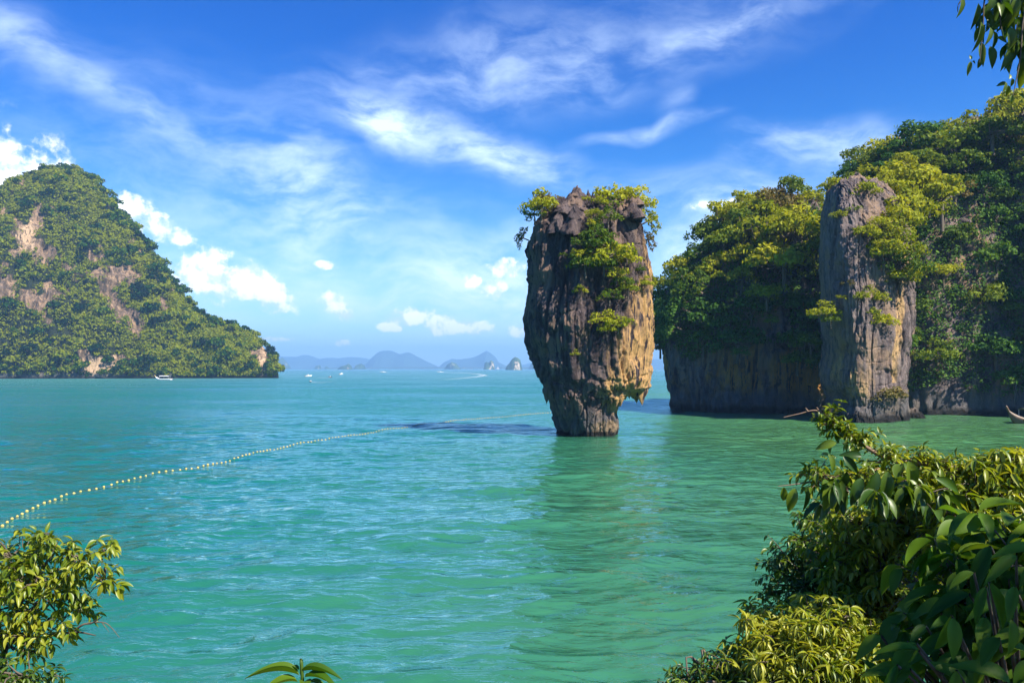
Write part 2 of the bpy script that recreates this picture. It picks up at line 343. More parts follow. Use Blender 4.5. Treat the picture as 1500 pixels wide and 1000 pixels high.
# ------------------------------------------------------------ rock masses as rings
def ring_mass(rows, nth, nz, p=2.4, amp=(1, 1, 1, 1), seed=0, zmin=-1.5, sc=1.0, cap=(1.0, 1.0), skew=0.0):
    """rows: (z, x left, x right, y centre, half depth). returns V, faces and N (outward)"""
    rows = np.array(sorted(rows)); zz = np.linspace(zmin, rows[-1, 0], nz)
    I = lambda k: np.interp(zz, rows[:, 0], rows[:, k])
    xl, xr, yc, hd = I(1), I(2), I(3), I(4)
    th = np.arange(nth) / nth * 2 * np.pi; c, s = np.cos(th), np.sin(th)
    ex = np.sign(c) * np.abs(c) ** (2 / p); ey = np.sign(s) * np.abs(s) ** (2 / p)
    cx, hw = (xl + xr) / 2, (xr - xl) / 2
    X = cx[:, None] + hw[:, None] * ex; Y = yc[:, None] + hd[:, None] * ey; Z = np.repeat(zz[:, None], nth, 1)
    Y = Y + skew * np.minimum(0, X - cx[:, None] - .4 * hw[:, None])      # turn the left of the face towards the light
    V = np.stack([X, Y, Z], -1)
    nx = c[None] / np.maximum(hw[:, None], .1); ny = s[None] / np.maximum(hd[:, None], .1); L = np.hypot(nx, ny)
    nrm = np.stack([nx / L, ny / L, 0 * L], -1)
    q = V / sc
    d = amp[0] * fbm(q * (.16, .16, .10), 3, seed) + amp[1] * .38 * ridged(q * (.42, .42, .055) + fbm(q * .2, 2, seed + 5)[..., None] * .6, 3, seed + 11) \
        + amp[2] * .20 * ridged(q * (1.1, 1.1, .16) + fbm(q * .5, 2, seed + 9)[..., None] * .5, 3, seed + 21) + amp[3] * .12 * fbm(q * (2.6, 2.6, 1.6), 4, seed + 31)
    wob = fbm(q * (.35, .35, .12), 2, seed + 51)[..., None] * .8
    for fr, wd, dp, k in ((.30, .10, .28, 61), (.8, .09, .30, 71), (1.9, .11, .22, 81), (3.8, .14, .10, 87)):       # deep cracks between rounded columns
        n_ = vnoise(q * (fr, fr, fr * .14) + wob, seed + k); d = d - amp[2] * dp * np.exp(-(n_ / wd) ** 2)
    n_ = vnoise(q * (.22, .22, .75) + wob, seed + 91); d = d - amp[3] * .07 * np.exp(-(n_ / .12) ** 2)   # ledges
    small = np.minimum(1, np.minimum(hw, hd) / (2.0 * sc))[:, None]
    V = V + nrm * (d * sc * small)[..., None]
    V[..., 2] += amp[2] * sc * .2 * fbm(q * (.9, .9, .5), 3, seed + 41) * (Z > zz[-1] * .2)
    ctr = V[-1].mean(0); rr = np.linspace(1, 0, 46)[1:-1, None, None] ** .85
    C_ = ctr + (V[-1][None] - ctr) * rr; C_[..., 2] = V[-1][None, :, 2] * rr[..., 0] + ctr[2] * (1 - rr[..., 0]) + cap[0] * (1 - rr[..., 0] ** 2)
    G = V; V = np.concatenate([V, C_]); zt = zz[-1]
    q = V / sc; fin = np.clip(ridged(q * (.75, .75, .0) + fbm(q * .8, 2, seed + 3)[..., None] * .4, 3, seed + 13), 0, 1) ** 1.6
    V[..., 2] += cap[1] * sc * (fin * 1.7 - .35) * np.clip(1 - (zt - V[..., 2]) / (1.8 * sc), 0, 1)
    nz = len(V)
    F_ = [grid_faces(nz, nth, True)]
    top = V[-1].mean(0); vv = np.concatenate([V.reshape(-1, 3), top[None]])
    i = (nz - 1) * nth + np.arange(nth); F_.append(np.stack([i, np.roll(i, -1), np.full(nth, nz * nth)], -1))
    return vv, F_, G
def spike(acc, base, h, r, seed, k=14, nz=16, lean=(0, 0)):
    t = np.linspace(0, 1, nz); th = np.arange(k) / k * 2 * np.pi
    rad = r * (1 - t ** 1.2)[:, None] * (1 + .35 * ridged(np.stack([np.cos(th)[None] * 1.3 + 0 * t[:, None], np.sin(th)[None] * 1.3 + 0 * t[:, None], t[:, None] * 1.5 + seed + 0 * th[None]], -1), 2, seed))
    V = np.stack([base[0] + rad * np.cos(th) + lean[0] * h * t[:, None], base[1] + rad * np.sin(th) + lean[1] * h * t[:, None], base[2] + h * t[:, None] + 0 * th], -1)
    V = V + (np.clip(fbm(V * 1.6, 3, seed), -1, 1)[..., None] * np.array([.5, .5, .35]) + ridged(V * (2.2, 2.2, .5), 2, seed + 4)[..., None] * .18) * min(1, r) * (1 - t[:, None, None] * .5)
    acc.add(V, grid_faces(nz, k, True))
def join(parts):
    V, Q, T, n, W = [], [], [], 0, []
    for v, fs, wv in parts:
        for f in fs: (Q if f.shape[1] == 4 else T).append(f + n)
        V.append(v); W.append(wv); n += len(v)
    return np.concatenate(V), ([np.concatenate(Q)] if Q else []) + ([np.concatenate(T)] if T else []), np.concatenate(W)
def prof(tab, d, yc, hd):
    """tab rows (py, px left, px right) of the outline -> ring rows at distance d"""
    out = []
    for i, (py, l, r) in enumerate(tab):
        q = np.interp(py, [t[0] for t in tab], np.linspace(0, 1, len(tab)))
        out.append((CAM_Z + (HZ - py) / F * d, (l - 750) / F * d, (r - 750) / F * d, yc if np.isscalar(yc) else np.interp(py, *yc), hd if np.isscalar(hd) else np.interp(py, *hd)))
    return out
# ---- sea stack
tab = [(299, 836, 905), (303, 812, 926), (309, 800, 934), (325, 783, 938), (345, 776, 943), (365, 773, 948), (385, 775, 953), (400, 778, 955), (420, 781, 956),
       (440, 776, 955), (460, 773, 954), (480, 773, 955), (500, 776, 954), (520, 782, 952), (540, 788, 952), (555, 793, 951), (568, 799, 948), (574, 800, 940),
       (580, 802, 918), (588, 804, 910), (596, 806, 906), (605, 809, 903), (615, 814, 906), (625, 816, 908), (634, 819, 905), (640, 820, 904), (665, 820, 904)]
rows = prof(tab, 64.5, 65.6, ([290, 320, 400, 480, 560, 590, 640, 670], [1.8, 2.9, 4.1, 4.7, 4.2, 3.1, 2.6, 2.6]))
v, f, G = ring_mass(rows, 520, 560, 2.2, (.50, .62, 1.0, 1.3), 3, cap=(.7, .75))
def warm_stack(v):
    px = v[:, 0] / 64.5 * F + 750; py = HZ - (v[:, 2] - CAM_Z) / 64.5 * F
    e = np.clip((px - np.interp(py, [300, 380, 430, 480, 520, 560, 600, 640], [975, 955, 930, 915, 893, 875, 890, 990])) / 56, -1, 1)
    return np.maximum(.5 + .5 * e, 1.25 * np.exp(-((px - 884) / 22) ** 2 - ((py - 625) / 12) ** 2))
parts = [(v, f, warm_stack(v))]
sp = Acc(); rng = np.random.RandomState(4)
spike(sp, P(848, 324, 64.6), 2.9, 1.7, 1, 28, 36, (-.06, 0)); spike(sp, P(860, 318, 65), 2.0, 1.2, 2, 24, 24, (-.15, 0)); spike(sp, P(832, 316, 64), 1.9, 1.2, 7, 24, 24, (.12, 0)); spike(sp, P(842, 300, 64.8), 1.5, .55, 17, 18, 20)
for i in range(9):
    px = rng.uniform(866, 930); spike(sp, P(px, 308, 65) * (1, 0, 1) + (0, rng.uniform(63.5, 67), 0), rng.uniform(.7, 1.3), rng.uniform(.4, .7), i, 16, 16, rng.uniform(-.25, .25, 2))
spike(sp, P(925, 322, 63.0), 1.9, .75, 31, 18, 20, (.05, 0)); spike(sp, P(931, 325, 63.4), 1.5, .6, 33, 18, 20, (.1, 0)); spike(sp, P(838, 345, 62.2), 2.6, .9, 35, 20, 24, (.1, .05)); spike(sp, P(815, 345, 62.8), 2.0, .8, 36, 20, 24, (.1, .05))
vs = np.concatenate(sp.v); parts.append((vs, [np.concatenate(sp.q)], warm_stack(vs) * 0))
st = Acc()            # stalactites under the overhang on the right, the last ones reach low beside the arch
for px, py, h, r, y in [(944, 566, 1.0, .42, 64.6), (939, 566, 1.55, .5, 64.2), (932, 568, 1.35, .5, 64.9), (946, 558, 1.0, .35, 65.6), (936, 560, 1.6, .5, 66.3), (925, 570, .9, .35, 66),
                        (912, 572, .75, .25, 63), (905, 578, .9, .28, 62.7), (898, 582, .7, .25, 62.6), (918, 566, .5, .22, 63.2), (890, 580, .6, .25, 62.4), (801, 575, .9, .3, 64.5), (908, 570, 1.3, .35, 64.8), (929, 560, .9, .3, 63.3)]:
    b = P(px, py, 64.5); spike(st, (b[0], y, b[2]), -h, r, int(px), 12, 12)
    spike(st, (b[0], y, b[2] - .05), 1.2, r * 1.15, int(px) + 1, 12, 8)
vs = np.concatenate(st.v); parts.append((vs, [np.concatenate(st.q)], warm_stack(vs)))
V, Fc, W = join(parts)
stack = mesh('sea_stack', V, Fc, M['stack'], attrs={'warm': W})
tag(stack, 'tall sea stack, wide at the top, narrow at the waterline, golden on its lower right', 'sea stack')
GS = G
# ---- grey rock pillar in front of the right headland
tab = [(q_[0], q_[1] + 12, q_[2] + 3) for q_ in [(262, 1232, 1275), (268, 1214, 1300), (285, 1205, 1318), (310, 1199, 1328), (330, 1198, 1335), (370, 1197, 1338), (410, 1199, 1337), (450, 1200, 1334), (500, 1203, 1328), (520, 1205, 1324),
       (548, 1200, 1320), (565, 1202, 1320), (580, 1210, 1324), (592, 1212, 1322), (603, 1205, 1324), (615, 1203, 1324), (640, 1203, 1324)]]
rows = prof(tab, 83, ([262, 640], [85.6, 85.2]), ([262, 300, 400, 500, 560, 600, 640], [2.2, 3.4, 4.4, 5.2, 4.9, 4.7, 5.2]))
v, f, GP = ring_mass(rows, 480, 460, 3.4, (.45, .75, .85, 1.1), 23, cap=(.7, .5), skew=.55)
def warm_pillar(v):
    px = v[:, 0] / 82. * F + 750; py = HZ - (v[:, 2] - CAM_Z) / 82. * F
    a = np.exp(-((px - np.interp(py, [380, 450, 540], [1322, 1308, 1296])) / 10.) ** 2) * (py > 360) * (py < 560) * .75  # gold strip painted for the grazing light on the right side
    b = .55 * np.exp(-((px - 1235 - (py - 550) * .35) / 34) ** 2 - ((py - 555) / 46) ** 4) + .25 * np.exp(-((py - 290) / 45.) ** 2)  # tan rock low down; the top is painted warm for its pinkish light
    return a + b
W = warm_pillar(v)
sp = Acc(); parts = [(v, f, W)]
for i in range(8): spike(sp, (rng.uniform(33.5, 40), rng.uniform(83, 88), CAM_Z + (HZ - rng.uniform(278, 285)) / F * 84), rng.uniform(.8, 1.5), rng.uniform(.5, .9), i, 16, 16, rng.uniform(-.2, .2, 2))
vs = np.concatenate(sp.v); parts.append((vs, [np.concatenate(sp.q)], vs[:, 0] * 0))
V, Fc, W = join(parts)
tag(mesh('rock_pillar', V, Fc, M['pillar'], attrs={'warm': W}), 'sheer grey limestone pillar standing at the front of the wooded headland', 'rock pillar')
# ---- headland
def mass(tab, d, yc, hd, nth, nz, amp, seed, p=2.3, sc=1.6, skew=0.0):
    v, f, G = ring_mass(prof(tab, d, yc, hd), nth, nz, p, amp, seed, sc=sc, skew=skew); return v, f, G
vA, fA, GA = mass([(292, 1120, 1215), (300, 1100, 1240), (330, 1072, 1270), (365, 1038, 1285), (400, 1008, 1295), (435, 994, 1300), (470, 986, 1300), (500, 984, 1300), (530, 981, 1300), (560, 982, 1300), (580, 987, 1300), (598, 990, 1300), (640, 990, 1300)],
                  100, ([290, 470, 520, 640], [108, 104.5, 103.5, 103]), ([290, 340, 400, 470, 560, 640], [4, 8, 10, 10.5, 9.3, 8.6]), 480, 340, (.9, .8, .9, 1.1), 43)
vB, fB, GB = mass([(205, 1320, 1400), (215, 1305, 1425), (240, 1290, 1450), (270, 1265, 1470), (300, 1230, 1490), (400, 1220, 1520), (560, 1225, 1560), (640, 1225, 1560)],
                  104, ([200, 640], [113, 104]), ([200, 240, 300, 450, 640], [4, 9, 13, 15.5, 15]), 360, 260, (1.2, .9, .7, .8), 63)
vC, fC, GC = mass([(150, 1500, 1660), (165, 1470, 1700), (190, 1448, 1740), (230, 1432, 1800), (300, 1412, 1900), (400, 1395, 2000), (520, 1370, 2050), (640, 1365, 2050)],
                  100, ([150, 640], [110, 103]), ([150, 200, 300, 450, 640], [5, 11, 15, 19, 19]), 400, 260, (1.3, 1.0, .7, .8), 83)
# the headland goes on to the right, outside the picture; this high ridge is shaped to shade its woods
def ringworld(rows, seed): return ring_mass(rows, 220, 120, 2.2, (1.5, 1, .6, .6), seed, sc=2.5)
vD, fD, GD = ringworld([(0, 66, 150, 84, 26), (-2, 66, 150, 84, 26), (20, 68, 145, 84, 24), (36, 71, 135, 84, 19), (45, 75, 120, 84, 12), (50, 82, 105, 84, 4)], 103)
parts = []
for k, (v, f) in enumerate(((vA, fA), (vB, fB), (vC, fC), (vD, fD))):
    px = v[:, 0] / 97. * F + 750; py = HZ - (v[:, 2] - CAM_Z) / 97. * F
    wv = .62 * np.exp(-((py - 545) / 42.) ** 4) * (k == 0) * (np.abs(fbm(v * (.15, .15, .05), 2, 7)) * 2 + .45)
    parts.append((v, f, wv))
V, Fc, W = join(parts)
head = mesh('headland', V, Fc, M['cliff'], attrs={'warm': W}); tag(head, kind='structure')

# ---- fallen rocks at the waterline
for px, py, r, lb in ((1297, 614, .75, 'small dark rock in the water at the foot of the grey pillar'), (1346, 613, 1.1, 'low boulder in the water at the right foot of the grey pillar'), (996, 605, .8, 'boulder in the water at the left foot of the headland'), (1092, 606, 1.0, 'boulder in the water below the dark cliff of the headland')):
    d_ = CAM_Z * F / (py - HZ); x_ = (px - 750) / F * d_
    v, f, _ = ring_mass([(-.8, x_ - r, x_ + r, d_ + r, r), (.2 * r, x_ - r, x_ + r * .9, d_ + r, r * .9), (.75 * r, x_ - .5 * r, x_ + .4 * r, d_ + r, r * .4)], 90, 40, 2.1, (.4, .5, .7, 1), int(px), -.8, .5, (.1, .5))
    tag(mesh('boulder', v, f, M['cliff'], attrs={'warm': np.zeros(len(v))}), lb, 'rock')

# ---- wooded hill island on the left
SK = [(-700, 500), (-450, 420), (-200, 340), (-60, 320), (0, 287), (15, 281), (40, 262), (62, 252), (82, 249), (104, 248), (122, 253), (140, 267), (165, 300), (190, 326), (215, 360), (235, 387), (255, 413), (270, 437),
      (290, 458), (310, 468), (340, 478), (360, 486), (378, 496), (392, 510), (402, 526), (407, 540), (409, 552), (411, 560)]
def hill():
    nx, nt = 560, 190
    px = np.interp(np.linspace(0, 1, nx), [0, .25, 1], [-700, -60, 411]); sk = np.interp(px, [a for a, b in SK], [b for a, b in SK]) + 5
    Yf = np.interp(px, [-700, 0, 411], [400, 392, 432]); 
    hpx = np.clip(HZ - sk, 0, None); dep = np.interp(hpx, [-5, 0, 20, 60, 290], [.5, 2, 14, 34, 92]); Yr = Yf + dep
    Zr = CAM_Z + (HZ - sk) / F * Yr
    t = np.linspace(0, 1.8, nt)[:, None]
    front = np.clip(t, 0, 1)
    z = np.where(t <= 1, -1.5 + (Zr + 1.5) * (1 - (1 - front) ** 1.75), Zr * (1 - ((t - 1) / .8) ** 1.6) - 1.5 * (t - 1) / .8)
    y = Yf + dep * t
    x = (px - 750) / F * Yr + 0 * t
    V = np.stack([x, y, z], -1)
    dn = 1.6 * ridged(V * (.22, .22, .05), 3, 19) + 4.0 * fbm(V * (.03, .03, .02), 3, 7) + 3.0 * ridged(V * (.06, .06, .02), 3, 9) + 1.2 * fbm(V * .25, 3, 3)
    k = np.clip(z / 12, 0, 1) * np.clip(dep / 50, .05, 1) * np.clip(abs(t - 1) / .25 + .25, 0, 1)
    V[..., 1] -= dn * k * 1.3; V[..., 2] += .5 * dn * k
    return V, nt, nx
VH, nt_, nx_ = hill()
flat = VH.reshape(-1, 3)
def hill_rock(v):
    """how bare the slope is: cliff patches"""
    px = v[:, 0] / v[:, 1] * F + 750; py = HZ - (v[:, 2] - CAM_Z) / v[:, 1] * F
    nz = fbm(np.stack([px * .035, py * .022, px * 0], -1), 4, 77); w = np.zeros(len(v)); q2 = np.stack([px * .05, py * .05, px * 0], -1); nz2 = fbm(q2, 3, 5); nz3 = fbm(q2, 3, 6)
    for cx, cy, rx, ry, k in [(38, 343, 13, 24, 1.2), (22, 372, 24, 34, .75), (68, 372, 22, 14, .6), (20, 430, 40, 28, .7), (75, 430, 25, 40, .5), (145, 372, 32, 12, .7), (165, 405, 30, 30, .9), (168, 440, 12, 30, .8),
                              (240, 446, 9, 18, 1.1), (195, 478, 14, 30, .7), (130, 537, 26, 22, 1.25), (168, 540, 24, 16, 1.2), (60, 545, 12, 9, .7), (384, 530, 9, 26, 1.2), (100, 400, 60, 45, .45), (205, 352, 20, 20, .4), (403, 545, 6, 14, .5), (95, 330, 70, 30, .3), (140, 505, 40, 18, .3)]:
        w = np.maximum(w, k * np.exp(-(((px + 14 * nz2 - cx) / rx) ** 2 + ((py + 14 * nz3 - cy) / ry) ** 2)))
    return w * 1.0 + nz * .75 + fbm(np.stack([px * .12, py * .07, px * 0], -1), 3, 78) * .45 - .02
HW = hill_rock(flat)
px_ = flat[:, 0] / flat[:, 1] * F + 750; py_ = HZ - (flat[:, 2] - CAM_Z) / flat[:, 1] * F
warm = .25 + .5 * np.exp(-(((px_ - 40) / 14) ** 2 + ((py_ - 345) / 26) ** 2)) + .55 * np.exp(-(((px_ - 145) / 50) ** 2 + ((py_ - 540) / 24) ** 2)) + .4 * np.exp(-(((px_ - 384) / 12) ** 2 + ((py_ - 530) / 30) ** 2))
hillo = mesh('hill', flat, [grid_faces(nt_, nx_, False)], M['hill'], attrs={'warm': warm, 'bare': HW}); tag(hillo, kind='structure')

# ------------------------------------------------------------ far islands
def islet(name, tabs, d, depth, mat, seed, label=None, cat=None, kind=None):
    """skyline as (px, py) list at distance d"""
    px = np.linspace(tabs[0][0], tabs[-1][0], 90); py = np.interp(px, [a for a, b in tabs], [b for a, b in tabs])
    X = (px - 750) / F * d; Z = np.maximum(CAM_Z + (HZ - py) / F * d, -1); nt = 22; t = np.linspace(-1, 1, nt)[:, None]
    prof_ = (1 - np.abs(t) ** 2.6); wdt = depth * np.clip(Z / Z.max(), .15, 1) ** .5
    V = np.stack([X + 0 * t, d + wdt * t, -1 + (Z + 1) * prof_], -1)
    s = d / 1000; V[..., 2] += np.clip(V[..., 2] / (8 * s), 0, 1) * 2.2 * s * fbm(V / (16 * s), 4, seed) * prof_
    V[..., 1] += 6 * s * fbm(V / (14 * s), 3, seed + 1)
    o = mesh(name, V.reshape(-1, 3), [grid_faces(nt, 90, False)], mat, attrs={'warm': np.full(90 * nt, .0)})
    return tag(o, label, cat, None, kind)
def far_mat(name, c1, c2, sc=.03):
    m, N = new_mat(name); pos = N.n('ShaderNodeNewGeometry').outputs['Position']
    c = N.mix(N.ss(N.noise(pos, sc, 6, .65), .4, .62), c1, c2)
    fl = N.n('ShaderNodeSeparateXYZ', {0: pos}).outputs[2]
    c = N.mix(N.m('MULTIPLY', N.ss(N.noise(N.mapv(pos, (1, 1, .3)), sc * 1.4, 4), .60, .66), N.ss(fl, 40, 12)), c, (.5, .4, .28))
    finish(N, N.n('ShaderNodeBsdfPrincipled', {'Base Color': c, 'Roughness': .9}).outputs[0]); return m
M['far'] = far_mat('far_woods', (.012, .045, .02), (.05, .09, .02)); M['vfar'] = plain('far_hills', (.03, .07, .06), .9, .3, .01)
islet('islet', [(740, 541), (742, 536), (746, 532), (750, 526), (754, 523), (758, 524), (762, 528), (764, 535), (765, 541)], 2300, 30, M['far'], 1, 'steep dark islet with a pale cliff patch just left of the sea stack', 'islet')
islet('islet', [(708, 541), (710, 532), (713, 530), (716, 532), (719, 529), (723, 531), (725, 541)], 3000, 25, M['far'], 2, 'small twin-humped dark islet left of the steep islet with the pale patch', 'islet')
islet('islet', [(650, 541), (655, 534), (662, 530), (668, 532), (673, 538), (675, 541)], 3600, 40, M['far'], 3, 'low domed bluish islet in front of the distant ridge, middle of the skyline', 'islet')
islet('islet', [(518, 541), (522, 535), (529, 532), (533, 534), (536, 541)], 3600, 30, M['far'], 4, 'small rounded islet below the biggest hazy hump', 'islet')
islet('islet', [(494, 541), (500, 537), (507, 535), (511, 533), (515, 536), (517, 541)], 3000, 30, M['far'], 5, 'low green islet tapering to the left, below the hazy hills', 'islet')
islet('islet', [(459, 541), (463, 536), (468, 535), (471, 541)], 4200, 30, M['far'], 6, 'tiny rounded islet, left one of a pair near the wooded hill', 'islet')
islet('islet', [(473, 541), (478, 536), (482, 538), (485, 541)], 4300, 30, M['far'], 7, 'tiny low islet, right one of a pair near the wooded hill', 'islet')
islet('islet', [(774, 541), (778, 532), (786, 525), (800, 524), (815, 527), (830, 535), (836, 541)], 4000, 50, M['far'], 8, 'hazy rounded islet partly hidden behind the left edge of the sea stack', 'islet')
islet('islet', [(404, 541), (408, 528), (414, 524), (422, 533), (428, 541)], 4200, 50, M['far'], 9, 'faint steep islet just right of the wooded hill tip', 'islet')
islet('far_shore', [(395, 541), (440, 539.5), (480, 538.5), (560, 537.8), (640, 537.3), (700, 537.6), (760, 538), (850, 538.5), (990, 540), (1000, 541)], 5000, 120, M['far'], 10, kind='structure')
islet('far_hills', [(530, 541), (545, 527), (553, 518), (560, 514), (568, 513), (576, 515), (584, 519), (592, 517), (600, 517), (610, 522), (622, 528), (635, 534), (650, 541)], 6000, 400, M['vfar'], 11, kind='structure')
islet('far_hills', [(640, 541), (650, 531), (662, 526), (675, 525), (690, 524), (700, 521), (708, 517), (713, 515), (719, 518), (725, 522), (731, 531), (742, 536), (756, 541)], 6200, 400, M['vfar'], 12, kind='structure')
islet('far_hills', [(390, 541), (402, 521), (425, 523), (450, 521), (470, 527), (480, 524), (500, 525), (520, 523), (545, 526), (560, 532), (575, 541)], 7000, 400, M['vfar'], 13, kind='structure')
islet('far_hills', [(740, 541), (780, 531), (850, 527), (930, 526), (960, 527), (985, 529), (1010, 533), (1050, 541)], 7400, 300, M['vfar'], 14, kind='structure')

# ------------------------------------------------------------ leaves
def leaf_template(nseg=5, fold=.25, droop=.35, wave=.0, tip=1.0):
    s = np.linspace(0, 1, nseg + 1); wd = np.sin(np.pi * s ** .85) ** (.8 * tip)
    wd[0] = .03; wd[-1] = .015; V = []
    for a, ww in zip(s, wd):
        for e in (-1, 0, 1): V.append((a, e * .5 * ww, fold * abs(e) * .5 * ww - droop * a * a + wave * math.sin(a * 47) * abs(e)))
    return np.array(V), grid_faces(nseg + 1, 3, False)
def norm(a): return a / (np.linalg.norm(a, axis=-1, keepdims=True) + 1e-9)
def place_leaves(acc, p, d, up, L, W, tmpl):
    """vectorised: p,d,up (n,3); L, W (n,)"""
    V, Fq = tmpl; d = norm(d); side = norm(np.cross(up, d)); nn = np.cross(d, side)
    out = p[:, None] + (V[None, :, 0:1] * d[:, None] + V[None, :, 2:3] * nn[:, None]) * L[:, None, None] + V[None, :, 1:2] * side[:, None] * W[:, None, None]
    n, k = out.shape[:2]; acc.add(out, (Fq[None] + (np.arange(n) * k)[:, None, None]).reshape(-1, 4))

# ------------------------------------------------------------ tree prototypes (far enough that a leaf face is a spray of leaves)
def pads_crown(rng, pads, leaf, per, flat=.72):
    """pads: (centre, radius). leaf sprays over the shell of flattened pads, mostly on top"""
    acc = Acc()
    for c, r in pads:
        n = int(per * (r / .8) ** 2); z = rng.uniform(-.45, 1, n); th = rng.uniform(0, 2 * np.pi, n); q = np.sqrt(1 - z * z)
        o = np.stack([q * np.cos(th), q * np.sin(th), z], -1); rr = r * rng.uniform(.70, 1.08, n)[:, None]
        rr = rr * (1 + .30 * vnoise(o * 2.3 + np.array(c) * 3.1, 5))[:, None]
        p = np.array(c) + o * rr * (1, 1, flat)
        nn = norm(o * (1, 1, 1.2) + rng.normal(0, .45, (n, 3))); d = norm(np.cross(nn, rng.normal(0, 1, (n, 3))) + (0, 0, -.15))
        s = leaf * rng.uniform(.6, 1.3, n)
        sd = np.cross(nn, d); a = p - d * s[:, None] * .5
        V = np.stack([a, a + (d * .5 + sd * .32) * s[:, None] + nn * .08 * s[:, None], a + d * s[:, None], a + (d * .5 - sd * .32) * s[:, None] + nn * .08 * s[:, None]], 1)
        acc.add(V, np.arange(n * 4).reshape(n, 4))
    return acc
def make_tree(name, seed, R=1.6, H=1.8, npad=9, leaf=.26, per=170, mat='lf_mid', spread=1.0, label='', cat='tree', group=None):
    rng = np.random.RandomState(seed); root = empty(name, (0, 0, -500), label, cat, group)
    pads = []; tk = Acc(); top = np.array([rng.uniform(-.2, .2), rng.uniform(-.2, .2), H * .55])
    trunk = curve_pts([(0, 0, -.5), (rng.uniform(-.1, .1), rng.uniform(-.1, .1), H * .25), top], 8); tube(tk, trunk, np.linspace(.13, .08, 8) * R / 1.6, 6)
    for i in range(npad):
        a = i * 2.4 + rng.uniform(-.4, .4); q = math.sqrt((i + .4) / npad) * R * spread
        c = np.array([q * math.cos(a), q * math.sin(a), H * (1.0 - .62 * (q / R) ** 1.5) + rng.uniform(-.30, .22) * R]); r = R * rng.uniform(.30, .50)
        pads.append((c, r)); m = (top + c) / 2 + rng.normal(0, .12, 3) * R - (0, 0, .15 * R)
        tube(tk, curve_pts([top, m, c], 7), np.linspace(.06, .02, 7) * R / 1.6, 5)
    tk.build('trunk', M['bark'], root)
    cr = pads_crown(rng, pads, leaf, per).build('crown', M[mat], root, smooth=False)
    return root
protos = [make_tree('tree', 1, 1.7, 1.9, 10, .27, 150), make_tree('tree', 2, 1.6, 2.3, 8, .27, 170, spread=.9), make_tree('tree', 3, 1.8, 1.5, 12, .27, 140, spread=1.1), make_tree('tree', 4, 1.5, 2.6, 9, .27, 160, spread=.8)]
for p in protos: p.rotation_euler = (0, 0, 0)
protos += [make_tree('bush', 11, 1.35, 1.3, 10, .24, 150), make_tree('bush', 12, 1.2, 1.6, 11, .24, 150), make_tree('bush', 13, 1.45, 1.1, 9, .24, 150)]
rngT = np.random.RandomState(99)
def put_tree(loc, s, mat, label, group=None, cat='tree', k=None, name='tree', flat=1.0):
    k = (4 + rngT.randint(3) if name == 'bush' else rngT.randint(4)) if k is None else k
    t = copy_tree(protos[k], loc, (s, s, s * flat), rngT.uniform(0, 6.28), label, group, mats={'crown': M[mat]})
    if name != 'tree': t.name = name
    t['category'] = cat; return t

